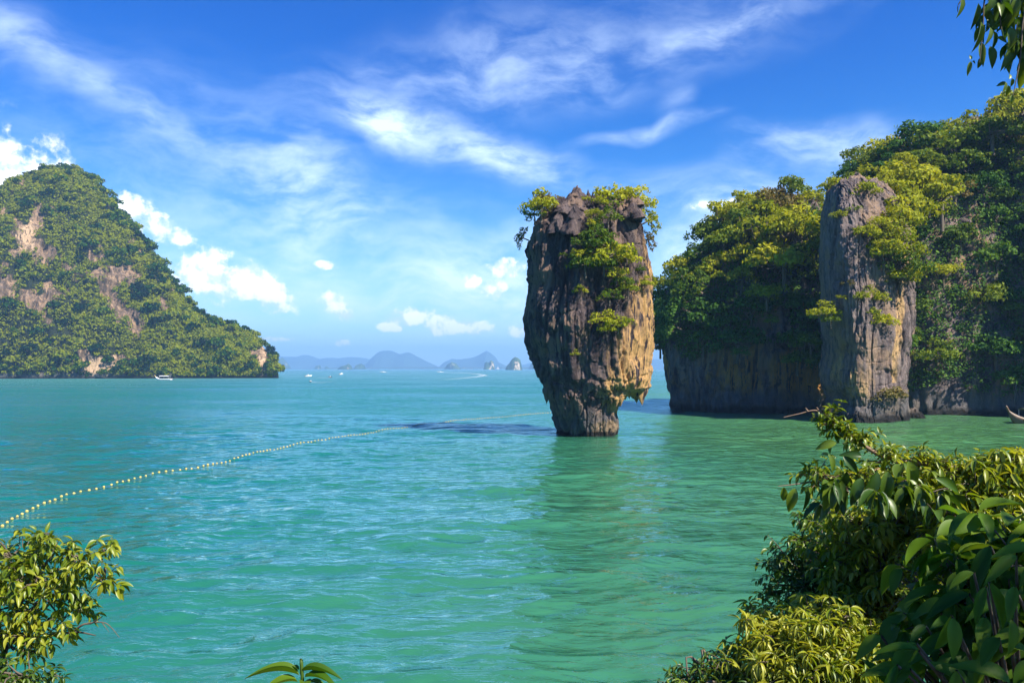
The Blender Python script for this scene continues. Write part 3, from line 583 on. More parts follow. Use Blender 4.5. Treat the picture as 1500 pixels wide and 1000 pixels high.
# --- shrubs and small trees on the sea stack: (px, py of the crown, y, scale, material, label)
ST = [
 (793, 300, 63.6, .80, 'lf_yel', 'yellow-green bush on the top left shoulder of the sea stack'), (783, 312, 64.2, .55, 'lf_mid', 'small green bush at the top left corner of the sea stack'),
 (800, 290, 65, .6, 'lf_rust', 'rusty half-bare bush beside the topmost spire of the sea stack'),
 (763, 347, 65.5, .42, 'lf_mid', 'lone little bush jutting out from the left edge of the sea stack'),
 (905, 283, 65, .95, 'lf_yel', 'spreading tree on the top right of the sea stack'), (935, 297, 65.5, .85, 'lf_yel', 'flat-topped tree leaning over the top right corner of the sea stack'),
 (890, 300, 64, .7, 'lf_mid', 'darker bush on the summit between spires and the spreading tree'), (955, 321, 65.5, .55, 'lf_yel', 'small tree reaching out below the flat-topped one on the right edge of the stack'),
 (935, 318, 64, .45, 'lf_yel', 'small bright bush tucked under the flat-topped tree'), (951, 350, 65.5, .45, 'lf_rust', 'thin rust-coloured bush on the upper right edge of the sea stack'),
 (860, 291, 64, .28, 'lf_yel', 'tiny bush just right of the topmost spire'), (877, 294, 63.2, .4, 'lf_yel', 'small bush in the middle of the stack summit'),
 (891, 316, 61.6, .55, 'lf_mid', 'green bush on the upper face of the stack below the summit'), (870, 310, 61.7, .34, 'lf_yel', 'little ragged bush on the upper face left of centre'),
 (867, 326, 61.5, .28, 'lf_yel', 'tiny tuft under the ragged bush on the upper face'),
 (873, 344, 61.3, .72, 'lf_mid', 'uppermost green bush of the hanging thicket on the stack face'), (856, 353, 61.1, .5, 'lf_mid', 'left arm of the hanging thicket on the stack face'),
 (880, 358, 60.9, .75, 'lf_mid', 'dark green bush in the middle of the hanging thicket'), (898, 370, 60.6, .95, 'lf_yel', 'largest bright yellow-green bush on the stack face'),
 (915, 378, 60.8, .62, 'lf_yel', 'right-hand bright bush of the hanging thicket'), (850, 370, 61, .45, 'lf_yel', 'small bush at the left rim of the hanging thicket'),
 (858, 385, 60.8, .72, 'lf_mid', 'rounded green bush low on the left of the hanging thicket'), (885, 385, 60.7, .62, 'lf_mid', 'shaded bush beneath the largest bright bush'),
 (903, 399, 60.8, .5, 'lf_yel', 'flat ledge bush below the bright bushes on the stack'), (850, 424, 61, .33, 'lf_yel', 'small bush on a ledge halfway down the stack, left of centre'),
 (920, 422, 60.9, .48, 'lf_yel', 'bright bush on the right half, halfway down the stack'), (893, 432, 60.7, .48, 'lf_mid', 'green bush halfway down the stack centre'),
 (912, 410, 60.9, .42, 'lf_mid', 'small green bush between two ledges on the right half of the stack'), (945, 415, 62.6, .38, 'lf_yel', 'narrow bush on the golden right edge of the stack'),
 (957, 408, 65, .26, 'lf_yel', 'tiny bush sticking out of the right edge of the stack'), (885, 466, 60.7, .55, 'lf_yel', 'bright bush on the lower ledge of the stack, left half'),
 (905, 469, 60.8, .58, 'lf_yel', 'bright bush on the lower ledge of the stack, right half'), (889, 482, 60.6, .42, 'lf_yel', 'small bush hanging below the lower ledge of the stack'),
 (842, 518, 61.3, .24, 'lf_yel', 'lowest tiny tuft on the dark face of the stack'), (938, 395, 62.5, .25, 'lf_mid', 'tiny green tuft near the right edge of the stack'), (825, 372, 61.6, .18, 'lf_mid', 'tiny tuft on the dark left face of the stack'),
 (955, 455, 65, .2, 'lf_yel', 'tiny tuft at the right edge of the stack above the golden rock'), (836, 470, 61.5, .2, 'lf_rust', 'tiny brown tuft on the lower dark face of the stack')]
for px, py, y, s, mt, lb in ST:
    c = P(px, py, y); s *= 1.32; ln = -1.15 if px < 776 else (1.1 if px > 948 else 0)
    t_ = put_tree(c - np.array([math.sin(ln), 0, math.cos(ln)]) * .85 * s, s, mt, lb, 'bushes growing on the sea stack', 'bush', name='bush')
    if ln: t_.rotation_euler = (0, ln, 0)

# --- trees of the headland; hand-set ones first
HT = [
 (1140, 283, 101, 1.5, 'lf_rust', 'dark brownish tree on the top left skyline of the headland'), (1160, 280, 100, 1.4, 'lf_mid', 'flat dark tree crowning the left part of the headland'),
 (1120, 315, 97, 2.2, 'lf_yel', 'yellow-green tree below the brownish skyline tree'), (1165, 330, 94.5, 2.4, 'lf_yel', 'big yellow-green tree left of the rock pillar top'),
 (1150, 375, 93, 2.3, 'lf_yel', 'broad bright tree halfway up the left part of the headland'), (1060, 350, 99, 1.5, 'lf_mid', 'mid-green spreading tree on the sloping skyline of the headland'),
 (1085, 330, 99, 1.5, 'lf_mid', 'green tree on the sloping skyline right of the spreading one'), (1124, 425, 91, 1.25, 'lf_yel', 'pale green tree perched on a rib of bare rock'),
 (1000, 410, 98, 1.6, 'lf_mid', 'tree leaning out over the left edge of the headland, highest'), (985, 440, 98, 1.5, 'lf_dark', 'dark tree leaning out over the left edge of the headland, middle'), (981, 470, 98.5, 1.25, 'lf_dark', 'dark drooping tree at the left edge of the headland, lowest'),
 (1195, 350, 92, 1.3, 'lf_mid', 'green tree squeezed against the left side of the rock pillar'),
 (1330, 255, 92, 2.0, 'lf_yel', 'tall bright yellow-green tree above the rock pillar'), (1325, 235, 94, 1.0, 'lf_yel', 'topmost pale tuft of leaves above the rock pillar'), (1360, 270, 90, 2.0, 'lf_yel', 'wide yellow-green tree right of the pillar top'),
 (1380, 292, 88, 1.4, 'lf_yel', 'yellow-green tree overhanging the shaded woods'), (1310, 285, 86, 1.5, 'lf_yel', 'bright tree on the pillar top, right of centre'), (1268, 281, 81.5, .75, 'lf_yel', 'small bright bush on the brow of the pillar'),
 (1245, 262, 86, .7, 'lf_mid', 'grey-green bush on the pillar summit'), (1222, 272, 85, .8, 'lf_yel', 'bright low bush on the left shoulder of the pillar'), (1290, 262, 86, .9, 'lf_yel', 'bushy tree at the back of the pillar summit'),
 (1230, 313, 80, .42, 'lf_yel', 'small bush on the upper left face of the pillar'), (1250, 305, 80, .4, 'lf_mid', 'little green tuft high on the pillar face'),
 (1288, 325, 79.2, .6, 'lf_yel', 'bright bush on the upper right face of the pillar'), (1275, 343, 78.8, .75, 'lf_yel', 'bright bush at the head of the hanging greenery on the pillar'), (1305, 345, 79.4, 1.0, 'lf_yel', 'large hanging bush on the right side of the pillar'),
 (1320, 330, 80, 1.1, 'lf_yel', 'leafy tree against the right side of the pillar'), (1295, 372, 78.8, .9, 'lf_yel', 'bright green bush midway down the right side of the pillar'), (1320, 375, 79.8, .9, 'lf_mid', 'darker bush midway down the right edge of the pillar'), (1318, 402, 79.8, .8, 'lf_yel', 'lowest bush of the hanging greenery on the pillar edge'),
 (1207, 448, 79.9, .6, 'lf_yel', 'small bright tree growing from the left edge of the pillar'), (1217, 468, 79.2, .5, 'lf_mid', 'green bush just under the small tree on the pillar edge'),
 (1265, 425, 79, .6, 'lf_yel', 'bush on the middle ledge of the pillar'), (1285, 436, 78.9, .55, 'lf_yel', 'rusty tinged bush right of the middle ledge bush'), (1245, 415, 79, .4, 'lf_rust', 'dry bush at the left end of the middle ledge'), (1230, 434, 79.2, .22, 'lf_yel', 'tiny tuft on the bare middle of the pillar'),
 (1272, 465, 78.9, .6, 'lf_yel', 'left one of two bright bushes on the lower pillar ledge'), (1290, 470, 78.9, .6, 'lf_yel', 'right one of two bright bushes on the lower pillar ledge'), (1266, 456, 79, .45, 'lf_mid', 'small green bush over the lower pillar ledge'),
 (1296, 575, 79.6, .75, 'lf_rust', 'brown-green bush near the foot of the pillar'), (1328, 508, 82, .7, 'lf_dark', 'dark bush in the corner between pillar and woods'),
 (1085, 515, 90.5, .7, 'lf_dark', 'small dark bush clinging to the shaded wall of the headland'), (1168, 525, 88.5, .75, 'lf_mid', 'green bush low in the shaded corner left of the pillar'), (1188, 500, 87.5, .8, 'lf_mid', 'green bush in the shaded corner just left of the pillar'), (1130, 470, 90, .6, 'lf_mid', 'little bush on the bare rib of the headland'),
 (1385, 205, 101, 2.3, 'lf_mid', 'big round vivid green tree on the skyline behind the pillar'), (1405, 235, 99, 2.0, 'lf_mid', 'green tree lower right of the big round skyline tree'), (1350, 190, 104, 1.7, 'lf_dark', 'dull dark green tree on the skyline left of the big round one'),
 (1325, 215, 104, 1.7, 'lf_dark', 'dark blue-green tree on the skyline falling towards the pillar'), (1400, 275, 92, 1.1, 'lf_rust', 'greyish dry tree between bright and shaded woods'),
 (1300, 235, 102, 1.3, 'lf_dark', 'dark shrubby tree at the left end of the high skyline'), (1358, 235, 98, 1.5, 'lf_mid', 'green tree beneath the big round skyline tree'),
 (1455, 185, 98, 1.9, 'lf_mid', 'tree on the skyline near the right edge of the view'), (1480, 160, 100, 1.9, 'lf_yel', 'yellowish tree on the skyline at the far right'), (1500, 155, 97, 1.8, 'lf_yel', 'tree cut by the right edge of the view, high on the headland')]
for px, py, y, s, mt, lb in HT:
    c = P(px, py, y)
    if y < 89: s *= 1.35
    ln = -.95 if px < 1001 and py > 400 else 0; big = s > .8
    t_ = put_tree(c - np.array([math.sin(ln), 0, math.cos(ln)]) * (1.4 if big else .8) * s, s, mt, lb, 'trees and bushes on the right headland', 'tree' if big else 'bush', name='tree' if big else 'bush')
    if ln: t_.rotation_euler = (0, ln, 0)
# woods filling the slopes
def facing(G):
    """points, normals of a ring grid"""
    a = np.roll(G, -1, 1)[:-1] - G[:-1]; b = G[1:] - G[:-1]; n = norm(np.cross(a, b)); p = G[:-1]
    return p.reshape(-1, 3), n.reshape(-1, 3)
def poisson(p, n, rmin, maxn, rng, ok):
    idx = rng.permutation(len(p)); keep = []; cells = {}
    for i in idx:
        q = p[i]
        if not ok(q, n[i]): continue
        key = tuple((q / rmin).astype(int)); bad = False
        for dx in (-1, 0, 1):
            for dy in (-1, 0, 1):
                for dz in (-1, 0, 1):
                    for j in cells.get((key[0] + dx, key[1] + dy, key[2] + dz), ()):
                        if np.sum((p[j] - q) ** 2) < rmin * rmin: bad = True; break
                    if bad: break
                if bad: break
            if bad: break
        if bad: continue
        cells.setdefault(key, []).append(i); keep.append(i)
        if len(keep) >= maxn: break
    return keep
def front(q, n): return n[1] * q[1] + n[0] * q[0] < .25 * math.hypot(q[0], q[1]) or n[2] > .5
def ppx(q): return 750 + q[0] / q[1] * F, HZ - (q[2] - CAM_Z) / q[1] * F
rg = np.random.RandomState(12); woods = []
def okA(q, n):
    px, py = ppx(q); lim = np.interp(px, [980, 1010, 1050, 1090, 1120, 1150, 1185, 1230], [505, 528, 515, 500, 455, 450, 535, 575])
    return front(q, n) and py < lim + 12 * vnoise(q[None] * .3, 3)[0]
def okB(q, n):
    px, py = ppx(q); return front(q, n) and 1200 < px < 1500 and q[2] > 3.2 + 1.5 * vnoise(q[None] * .2, 4)[0]
def okC(q, n):
    px, py = ppx(q); return front(q, n) and px < 1540 and q[2] > 2.6 + 2.5 * vnoise(q[None] * .15, 4)[0]
for G, ok, mx, rmin, ws in ((GA, okA, 88, 2.2, 0), (GB, okB, 62, 2.7, 1), (GC, okC, 88, 2.7, 2)):
    p, n = facing(G)
    for i in poisson(p, n, rmin, mx, rg, ok):
        px, py = ppx(p[i]); woods.append((p[i] + n[i] * .5, ws, px, py))
WL = {0: 'tree in the woods capping the headland left of the rock pillar', 1: 'tree in the woods behind and above the rock pillar', 2: 'dark green tree in the shaded woods right of the pillar'}
for q, ws, px, py in woods:
    s = rg.uniform(1.0, 1.8)
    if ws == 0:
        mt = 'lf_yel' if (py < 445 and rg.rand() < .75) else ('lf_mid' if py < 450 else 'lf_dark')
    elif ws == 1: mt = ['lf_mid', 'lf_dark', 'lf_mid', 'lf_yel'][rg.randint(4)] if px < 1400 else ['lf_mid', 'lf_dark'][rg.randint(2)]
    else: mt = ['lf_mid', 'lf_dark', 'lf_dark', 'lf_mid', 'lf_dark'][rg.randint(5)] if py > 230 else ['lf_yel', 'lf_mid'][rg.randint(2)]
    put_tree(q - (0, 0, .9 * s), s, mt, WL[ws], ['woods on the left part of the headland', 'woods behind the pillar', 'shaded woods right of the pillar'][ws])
# creepers and undergrowth that fill between the crowns: nobody could count them
def undergrowth(name, Gs, oks, npt, size, leaf, mat, seed, k=9):
    rng = np.random.RandomState(seed); acc = Acc()
    for G, ok in zip(Gs, oks):
        p, n = facing(G); ii = rng.permutation(len(p))[:npt * 3]; c = 0
        for i in ii:
            if c >= npt: break
            if not ok(p[i], n[i]): continue
            c += 1; o = norm(rng.normal(0, 1, (k, 3))); pos = p[i] + n[i] * .25 * size + o * size * rng.uniform(.3, 1, (k, 1)) * (1, 1, .6)
            nn = norm(n[i] * .8 + (0, 0, .8) + rng.normal(0, .5, (k, 3))); d = norm(np.cross(nn, rng.normal(0, 1, (k, 3)))); s = leaf * rng.uniform(.6, 1.3, k)[:, None]
            sd = np.cross(nn, d); V = np.stack([pos - d * s * .5, pos + sd * .34 * s, pos + d * s * .5, pos - sd * .34 * s], 1); acc.add(V, np.arange(k * 4).reshape(k, 4))
    o = acc.build(name, mat, smooth=False); tag(o, kind='stuff'); return o
tag(undergrowth('undergrowth', [GA, GB, GC], [okA, okB, okC], 5600, .8, .30, M['lf_dark'], 5, 14), 'dark creepers and undergrowth between the trees of the right headland', 'undergrowth')

# --- woods of the left hill
ph = VH[:-1, :-1].reshape(-1, 3); a = VH[:-1, 1:] - VH[:-1, :-1]; b = VH[1:, :-1] - VH[:-1, :-1]; nh = norm(np.cross(a, b)).reshape(-1, 3)
hw = hill_rock(ph); hpx = ph[:, 0] / ph[:, 1] * F + 750; hpy = HZ - (ph[:, 2] - CAM_Z) / ph[:, 1] * F
tt = np.repeat(np.linspace(0, 1.8, nt_)[:-1], nx_ - 1)
can = (hpx > -60) & (ph[:, 2] > .8) & (tt < 1.12)
rh = np.random.RandomState(31)
tree_hill = make_tree('hill_tree', 7, 1.7, 2.0, 8, .62, 42, 'lf_hill', label='tree')
tree_hill2 = make_tree('hill_tree', 8, 1.6, 2.6, 7, .62, 46, 'lf_hill', spread=.8, label='tree')
sky_i = [i for i in range(len(ph)) if can[i] and .93 < tt[i] < 1.06 and hpx[i] > 0]
lowi = [i for i in range(len(ph)) if can[i] and ph[i, 2] < 9 and hpx[i] > 0 and hw[i] < .6]
mid = [i for i in range(len(ph)) if can[i] and hw[i] < .30 and hpx[i] > 0]
def hill_trees(ids, rmin, mx, s0, s1, label, group):
    ids = np.array(ids); pp = ph[ids]
    for j in poisson(pp, nh[ids], rmin, mx, rh, lambda q, n: True):
        s = rh.uniform(s0, s1); copy_tree((tree_hill, tree_hill2)[rh.randint(2)], pp[j] - (0, 0, .6 * s), s, rh.uniform(0, 6.28), label, group)
hill_trees(sky_i, 4.0, 75, 1.5, 2.5, 'tree standing on the skyline ridge of the left hill', 'trees along the ridge of the left hill')
hill_trees(lowi, 4.5, 70, 1.6, 2.6, 'tree at the foot of the left hill, just above the water', 'trees at the foot of the left hill')
hill_trees(mid, 6.5, 150, 1.3, 3.6, 'large tree among the dense woods on the slope of the left hill', 'larger trees on the slope of the left hill')
def hill_scrub():
    acc = Acc(); rng = np.random.RandomState(8); ids = np.where(can & (hw < .42))[0]; ids = rng.choice(ids, min(len(ids), 9000), replace=False)
    k = 22
    for i in ids:
        r = rng.uniform(.8, 3.2); o = norm(rng.normal(0, 1, (k, 3))); o[:, 2] = np.abs(o[:, 2]) * 1.0 - .25
        nn = norm(o + rng.normal(0, .4, (k, 3))); pos = ph[i] + (0, -.4, .7) + o * r * rng.uniform(.75, 1.05, (k, 1)); d = norm(np.cross(nn, rng.normal(0, 1, (k, 3)))); s = rng.uniform(.5, 1.3, (k, 1))
        sd = np.cross(nn, d); V = np.stack([pos - d * s * .5, pos + sd * .4 * s, pos + d * s * .5, pos - sd * .4 * s], 1); acc.add(V, np.arange(k * 4).reshape(k, 4))
    o = acc.build('forest', M['lf_hill'], smooth=False); tag(o, 'dense scrub and forest covering the left hill', 'forest', kind='stuff')
hill_scrub()

# ------------------------------------------------------------ float line
LN = [(-60, 800), (4, 766), (45, 746), (100, 726), (160, 712), (220, 697), (290, 684), (360, 668), (430, 652), (500, 640), (560, 630), (620, 622), (690, 614), (750, 609), (815, 604), (880, 601)]
def W0(px, py): d = CAM_Z * F / (py - HZ); return np.array([(px - 750) / F * d, d, 0.0])
lp = curve_pts([W0(*q) for q in LN], 600); ls = np.concatenate([[0], np.cumsum(np.linalg.norm(np.diff(lp, axis=0), axis=1))])
rope = Acc(); rp = np.stack([np.interp(np.arange(0, ls[-1], .2), ls, lp[:, i]) for i in range(3)], -1); rp[:, 2] = wave_h(rp[:, 0], rp[:, 1]) + .012
tube(rope, rp, .006, 5); tag(rope.build('rope', plain('rope_cord', (.10, .11, .08), .8)), 'thin rope of the float line stretched across the bay', 'rope')
M['float'] = plain('float_plastic', (.62, .44, .12), .55, .4); 
def float_mesh():
    a = Acc(); n, k = 12, 16; ph_ = np.linspace(0, np.pi, n); th = np.arange(k) / k * 2 * np.pi; r = .045
    V = np.stack([1.25 * r * np.cos(ph_)[:, None] + 0 * th, r * (np.sin(ph_) ** .7)[:, None] * np.cos(th), r * (np.sin(ph_) ** .7)[:, None] * np.sin(th)], -1); a.add(V, grid_faces(n, k, True))
    t = np.linspace(0, 2 * np.pi, 17)
    for sx_ in (-1, 1): tube(a, np.stack([np.full(17, sx_ * r * 1.15), .02 * np.cos(t), .02 * np.sin(t)], -1), .008, 5)
    tube(a, np.stack([0 * t, r * 1.01 * np.cos(t), r * 1.01 * np.sin(t)], -1), .006, 5)
    return a
fl = float_mesh().build('float_buoy', M['float']); tag(fl, 'small yellow float threaded on the rope line across the bay', 'buoy', 'yellow floats on the line')
rb = np.random.RandomState(2); pos_ = np.arange(.2, ls[-1], .5) + rb.uniform(-.06, .06, len(np.arange(.2, ls[-1], .5))); first = True
for q in pos_:
    x, y = np.interp(q, ls, lp[:, 0]), np.interp(q, ls, lp[:, 1])
    if 750 + x / y * F < -2 or 750 + x / y * F > 822: continue
    o = fl if first else fl.copy()
    if not first: COL.objects.link(o)
    first = False; i = np.searchsorted(ls, q); dd = lp[min(i + 1, 599)] - lp[max(i - 1, 0)]
    o.location = (x, y, float(wave_h(x, y)) + .022 + rb.uniform(-.01, .012)); o.rotation_euler = (rb.uniform(-.2, .2), rb.uniform(-.2, .2), math.atan2(dd[1], dd[0])); s = rb.uniform(.9, 1.15); o.scale = (s, s, s)

# ------------------------------------------------------------ boats
M['bw'] = plain('boat_white', (.75, .74, .70), .4, .08); M['bwood'] = plain('boat_wood', (.13, .075, .045), .5, .3); M['bdark'] = plain('boat_dark', (.04, .04, .05), .5); M['bcan'] = plain('boat_faded_canvas', (.20, .19, .17), .8); M['byel'] = plain('boat_yellow', (.7, .5, .12), .5); M['bblue'] = plain('boat_blue_canvas', (.10, .22, .40), .7); M['skin'] = plain('skin', (.35, .2, .13), .6)
def hull_mesh(L, Wd, H, sheer, bow, mat, name, parent):
    n, k = 26, 11; s = np.linspace(0, 1, n); a = Acc(); V = []
    for t in s:
        hw = Wd / 2 * (min(1, t / .12) ** .35 * .75 + .25 if t < .12 else 1) * (1 - max(0, (t - .45) / .55) ** 2.3) + .02
        zt = H + sheer * (max(0, t - .5) / .5) ** 2.5 + .08 * (1 - t); zb = -.25 + (zt + .15) * max(0, (t - .8) / .2) ** 2
        for j in range(k):
            u = -1 + 2 * j / (k - 1); V.append((-L / 2 + L * t, hw * np.sign(u) * abs(u) ** .6, zb + (zt - zb) * abs(u) ** 2.2))
        for j in range(k - 1, -1, -1):
            u = -1 + 2 * j / (k - 1); V.append((-L / 2 + L * t, .88 * hw * np.sign(u) * abs(u) ** .6, zb + .1 + (zt - zb - .1) * abs(u) ** 2.2))
    a.add(np.array(V), grid_faces(n, 2 * k, True)); 
    m0 = 2 * k; c0 = (0, 0, 0)
    idx = [[j, j + 1, m0 - 2 - j, m0 - 1 - j] for j in range(k - 1)]; a.q.append(np.array(idx))
    return a.build(name, mat, parent)
def bx(acc, c, s):
    c, s = np.array(c), np.array(s) / 2; V = np.array([[x, y, z] for x in (-1, 1) for y in (-1, 1) for z in (-1, 1)]) * s + c
    acc.add(V, [[0, 1, 3, 2], [4, 6, 7, 5], [0, 4, 5, 1], [2, 3, 7, 6], [0, 2, 6, 4], [1, 5, 7, 3]])
def longtail(loc, rz, L, label, hm='bwood', cm='bw', canopy=True):
    r = empty('longtail_boat', loc, label, 'boat'); r.rotation_euler = (0, 0, rz)
    hull_mesh(L, 1.6, .55, 1.3, 1, M[hm], 'hull', r)
    b = Acc()
    for x in (-.25, -.1, .05, .2): bx(b, (L * x, 0, .42), (.25, 1.25, .05))
    b.build('bench', M['bwood'], r)
    st_ = Acc(); tube(st_, curve_pts([(L * .42, 0, .9), (L * .5, 0, 1.9), (L * .53, 0, 2.4)], 8), [.12] * 6 + [.09, .05], 8); st_.build('prow', M['byel' if hm == 'bw' else 'bwood'], r)
    if canopy:
        c = Acc(); n, k = 9, 9; u = np.linspace(-1, 1, k); xs = np.linspace(-L * .32, L * .22, n)
        V = np.stack([xs[:, None] + 0 * u, .85 * u + 0 * xs[:, None], 2.05 - .25 * u ** 2 + 0 * xs[:, None]], -1); c.add(V, grid_faces(n, k, False)); V2 = V.copy(); V2[..., 2] -= .05; c.add(V2, grid_faces(n, k, False))
        c.build('canopy', M[cm], r)
        for x in (-.3, -.06, .2):
            for y in (-.72, .72): q = Acc(); tube(q, [(L * x, y, .45), (L * x, y * 1.05, 1.9)], .03, 6); q.build('post', M['bw'], r)
    e = Acc(); bx(e, (-L * .45, 0, .85), (.6, .4, .4)); tube(e, [(-L * .45, 0, .9), (-L * .62, 0, .05)], .035, 6); tube(e, [(-L * .45, 0, .95), (-L * .36, .1, 1.15)], .025, 6); e.build('engine', M['bdark'], r)
    return r
def speedboat(loc, rz, L, label, hm='bw'):
    r = empty('speedboat', loc, label, 'boat'); r.rotation_euler = (0, R_(-4), rz)
    hull_mesh(L, 2.3, .9, .4, 1, M[hm], 'hull', r)
    c = Acc(); bx(c, (-.3, 0, 1.25), (L * .28, 1.5, .7)); c.build('cabin', M['bw'], r)
    t = Acc(); bx(t, (-.4, 0, 2.25), (L * .4, 1.9, .08)); t.build('canopy', M['bblue'], r)
    for x in (-L * .18, L * .1):
        for y in (-.8, .8): q = Acc(); tube(q, [(x - .4, y, .85), (x - .4, y, 2.22)], .035, 6); q.build('post', M['bw'], r)
    for y in (-.4, .4): e = Acc(); bx(e, (-L * .5 - .15, y, .9), (.4, .35, .6)); bx(e, (-L * .5 - .2, y, .2), (.2, .12, .9)); e.build('outboard_motor', M['bdark'], r)
    return r
def foam_mat():
    m, N = new_mat('wake_foam'); pos = N.n('ShaderNodeNewGeometry').outputs['Position']; al = N.n('ShaderNodeAttribute', attribute_name='warm').outputs['Fac']
    f = N.m('MULTIPLY', N.ss(N.noise(pos, .5, 5, .7), .35, .6), al)
    d = N.n('ShaderNodeBsdfPrincipled', {'Base Color': (.8, .85, .85, 1), 'Roughness': .6}); t = N.n('ShaderNodeBsdfTransparent')
    mx = N.n('ShaderNodeMixShader', {0: f}); N.link(t.outputs[0], mx.inputs[1]); N.link(d.outputs[0], mx.inputs[2]); finish(N, mx.outputs[0]); return m
M['foam'] = foam_mat()
def wake(pts, w0, w1, k=1.0):
    p = curve_pts(pts, 50); d = norm(np.gradient(p, axis=0)); sd = np.stack([-d[:, 1], d[:, 0], 0 * d[:, 0]], -1); w_ = np.linspace(w0, w1, 50)[:, None]
    V = np.stack([p + sd * w_ * u for u in (-1, -.5, 0, .5, 1)], 1); V[..., 2] = .03 + .10 * (1 - np.abs(np.linspace(-1, 1, 5)))[None] * np.linspace(1, .2, 50)[:, None]
    al = np.linspace(1, 0, 50)[:, None] ** .8 * np.array([.3, .9, 1, .9, .3])[None] * k
    o = mesh('wake', V.reshape(-1, 3), [grid_faces(50, 5, False)], M['foam'], attrs={'warm': al.ravel()}); tag(o, 'white foam wake trailing behind a boat', 'wake', kind='stuff')
longtail(W0(240, 556.6), R_(172), 8.5, 'white and yellow longtail boat lying off the wooded hill on the left', 'bw', 'bw')
longtail(W0(1514, 619.5), R_(176), 4.9, 'wooden longtail boat with canopy moored under the headland by the right edge', 'bwood', 'bcan').scale = (1, 1, .72)
def motor(px, py, L, rz, label, pts, hm='bw', fn=speedboat, w_=(.7, 2.2), sc=1.0):
    o = W0(px, py); fn(o, rz, L, label, hm).scale = (sc * .75,) * 3; p = [W0(*q) for q in pts]; wake(p, *w_)
motor(455, 559.6, 3.2, R_(100), 'dark open boat with a short wake, nearest of the moving boats', [(457, 559.7), (470, 560.2), (492, 558.6)], 'bdark', speedboat, (.5, 1.2), .5)
motor(484, 552.8, 4, R_(30), 'small motor boat heading right with its wake to the left, near the wooded hill', [(483, 552.9), (470, 553.3), (452, 553.6)], 'bdark', w_=(.7, 1.4), sc=.65)
motor(452, 551.4, 6, R_(8), 'tiny white boat closest to the tip of the wooded hill', [(451, 551.5), (448, 551.7), (444, 551.9)], w_=(.9, 1.5))
motor(500, 548.2, 6, R_(60), 'tiny white boat alone right of the two wakes', [(500, 548.4), (498, 548.7), (496, 549)], w_=(.7, 1.2))
motor(561, 545.3, 11, R_(180), 'white speedboat with a short straight wake in the middle distance', [(563, 545.4), (575, 545.7), (590, 545.9)], w_=(2.0, 2.5))
motor(645, 545.2, 12, R_(178), 'white speedboat trailing a long curved wake', [(647, 545.3), (662, 545.7), (688, 546.8), (708, 549.0), (700, 551.5), (670, 554.5), (640, 556.5)], w_=(2.4, 3.4))
def sailboat(loc):
    r = empty('sailboat', loc, 'tiny white sailing boat far away between the twin-humped and the steep islet', 'boat'); hull_mesh(12, 3.4, 1.3, .5, 1, M['bw'], 'hull', r)
    q = Acc(); tube(q, [(0, 0, 1), (0, 0, 17)], .15, 8); q.build('mast', M['bw'], r)
    for n_, tri in (('mainsail', [(-.3, 0, 2.5), (-5.5, .4, 2.5), (-.3, 0, 16)]), ('foresail', [(.4, 0, 15), (6, 0, 1.8), (1.0, .5, 2.3)])):
        s = Acc(); p = np.array(tri); V = np.concatenate([p, p + (0, .12, 0)]); s.add(V, [[0, 1, 4, 3], [1, 2, 5, 4], [2, 0, 3, 5]], [[0, 1, 2], [3, 5, 4]]); s.build(n_, M['bw'], r)
sailboat(W0(729.5, 540.9) * (1, 1, 1))

# ------------------------------------------------------------ bank under the foreground plants
def bank():
    xs = np.linspace(-40, 70, 150); ys = np.linspace(-30, 24, 90); X, Y = np.meshgrid(xs, ys)
    sh = 8.2 + .30 * np.clip(X, 0, 30) - .03 * np.clip(-X, 0, 40)
    Z = np.clip((sh - Y) * .44, -1.2, 3.7) + .10 * np.clip(X - 14, 0, 50) * np.clip((sh - Y) / 6, 0, 1)
    Z += .25 * fbm(np.stack([X, Y, 0 * X], -1) * .5, 4, 6) * np.clip(Z + .5, 0, 1)
    m, N = new_mat('bank_soil'); pos = N.n('ShaderNodeNewGeometry').outputs['Position']
    c = N.mix(N.noise(pos, 2, 6), (.03, .022, .012), (.09, .07, .035)); bpn = N.n('ShaderNodeBump', {'Height': N.noise(pos, 8, 5), 'Distance': .1})
    finish(N, N.n('ShaderNodeBsdfPrincipled', {'Base Color': c, 'Roughness': .95, 'Normal': bpn.outputs[0]}).outputs[0])
    tag(mesh('ground', np.stack([X, Y, Z], -1).reshape(-1, 3), [grid_faces(90, 150, False)], m), kind='structure')
    return lambda x, y: max(-.8, min(3.7, (8.2 + .30 * min(30, max(0, x)) - y) * .44))
gz = bank()

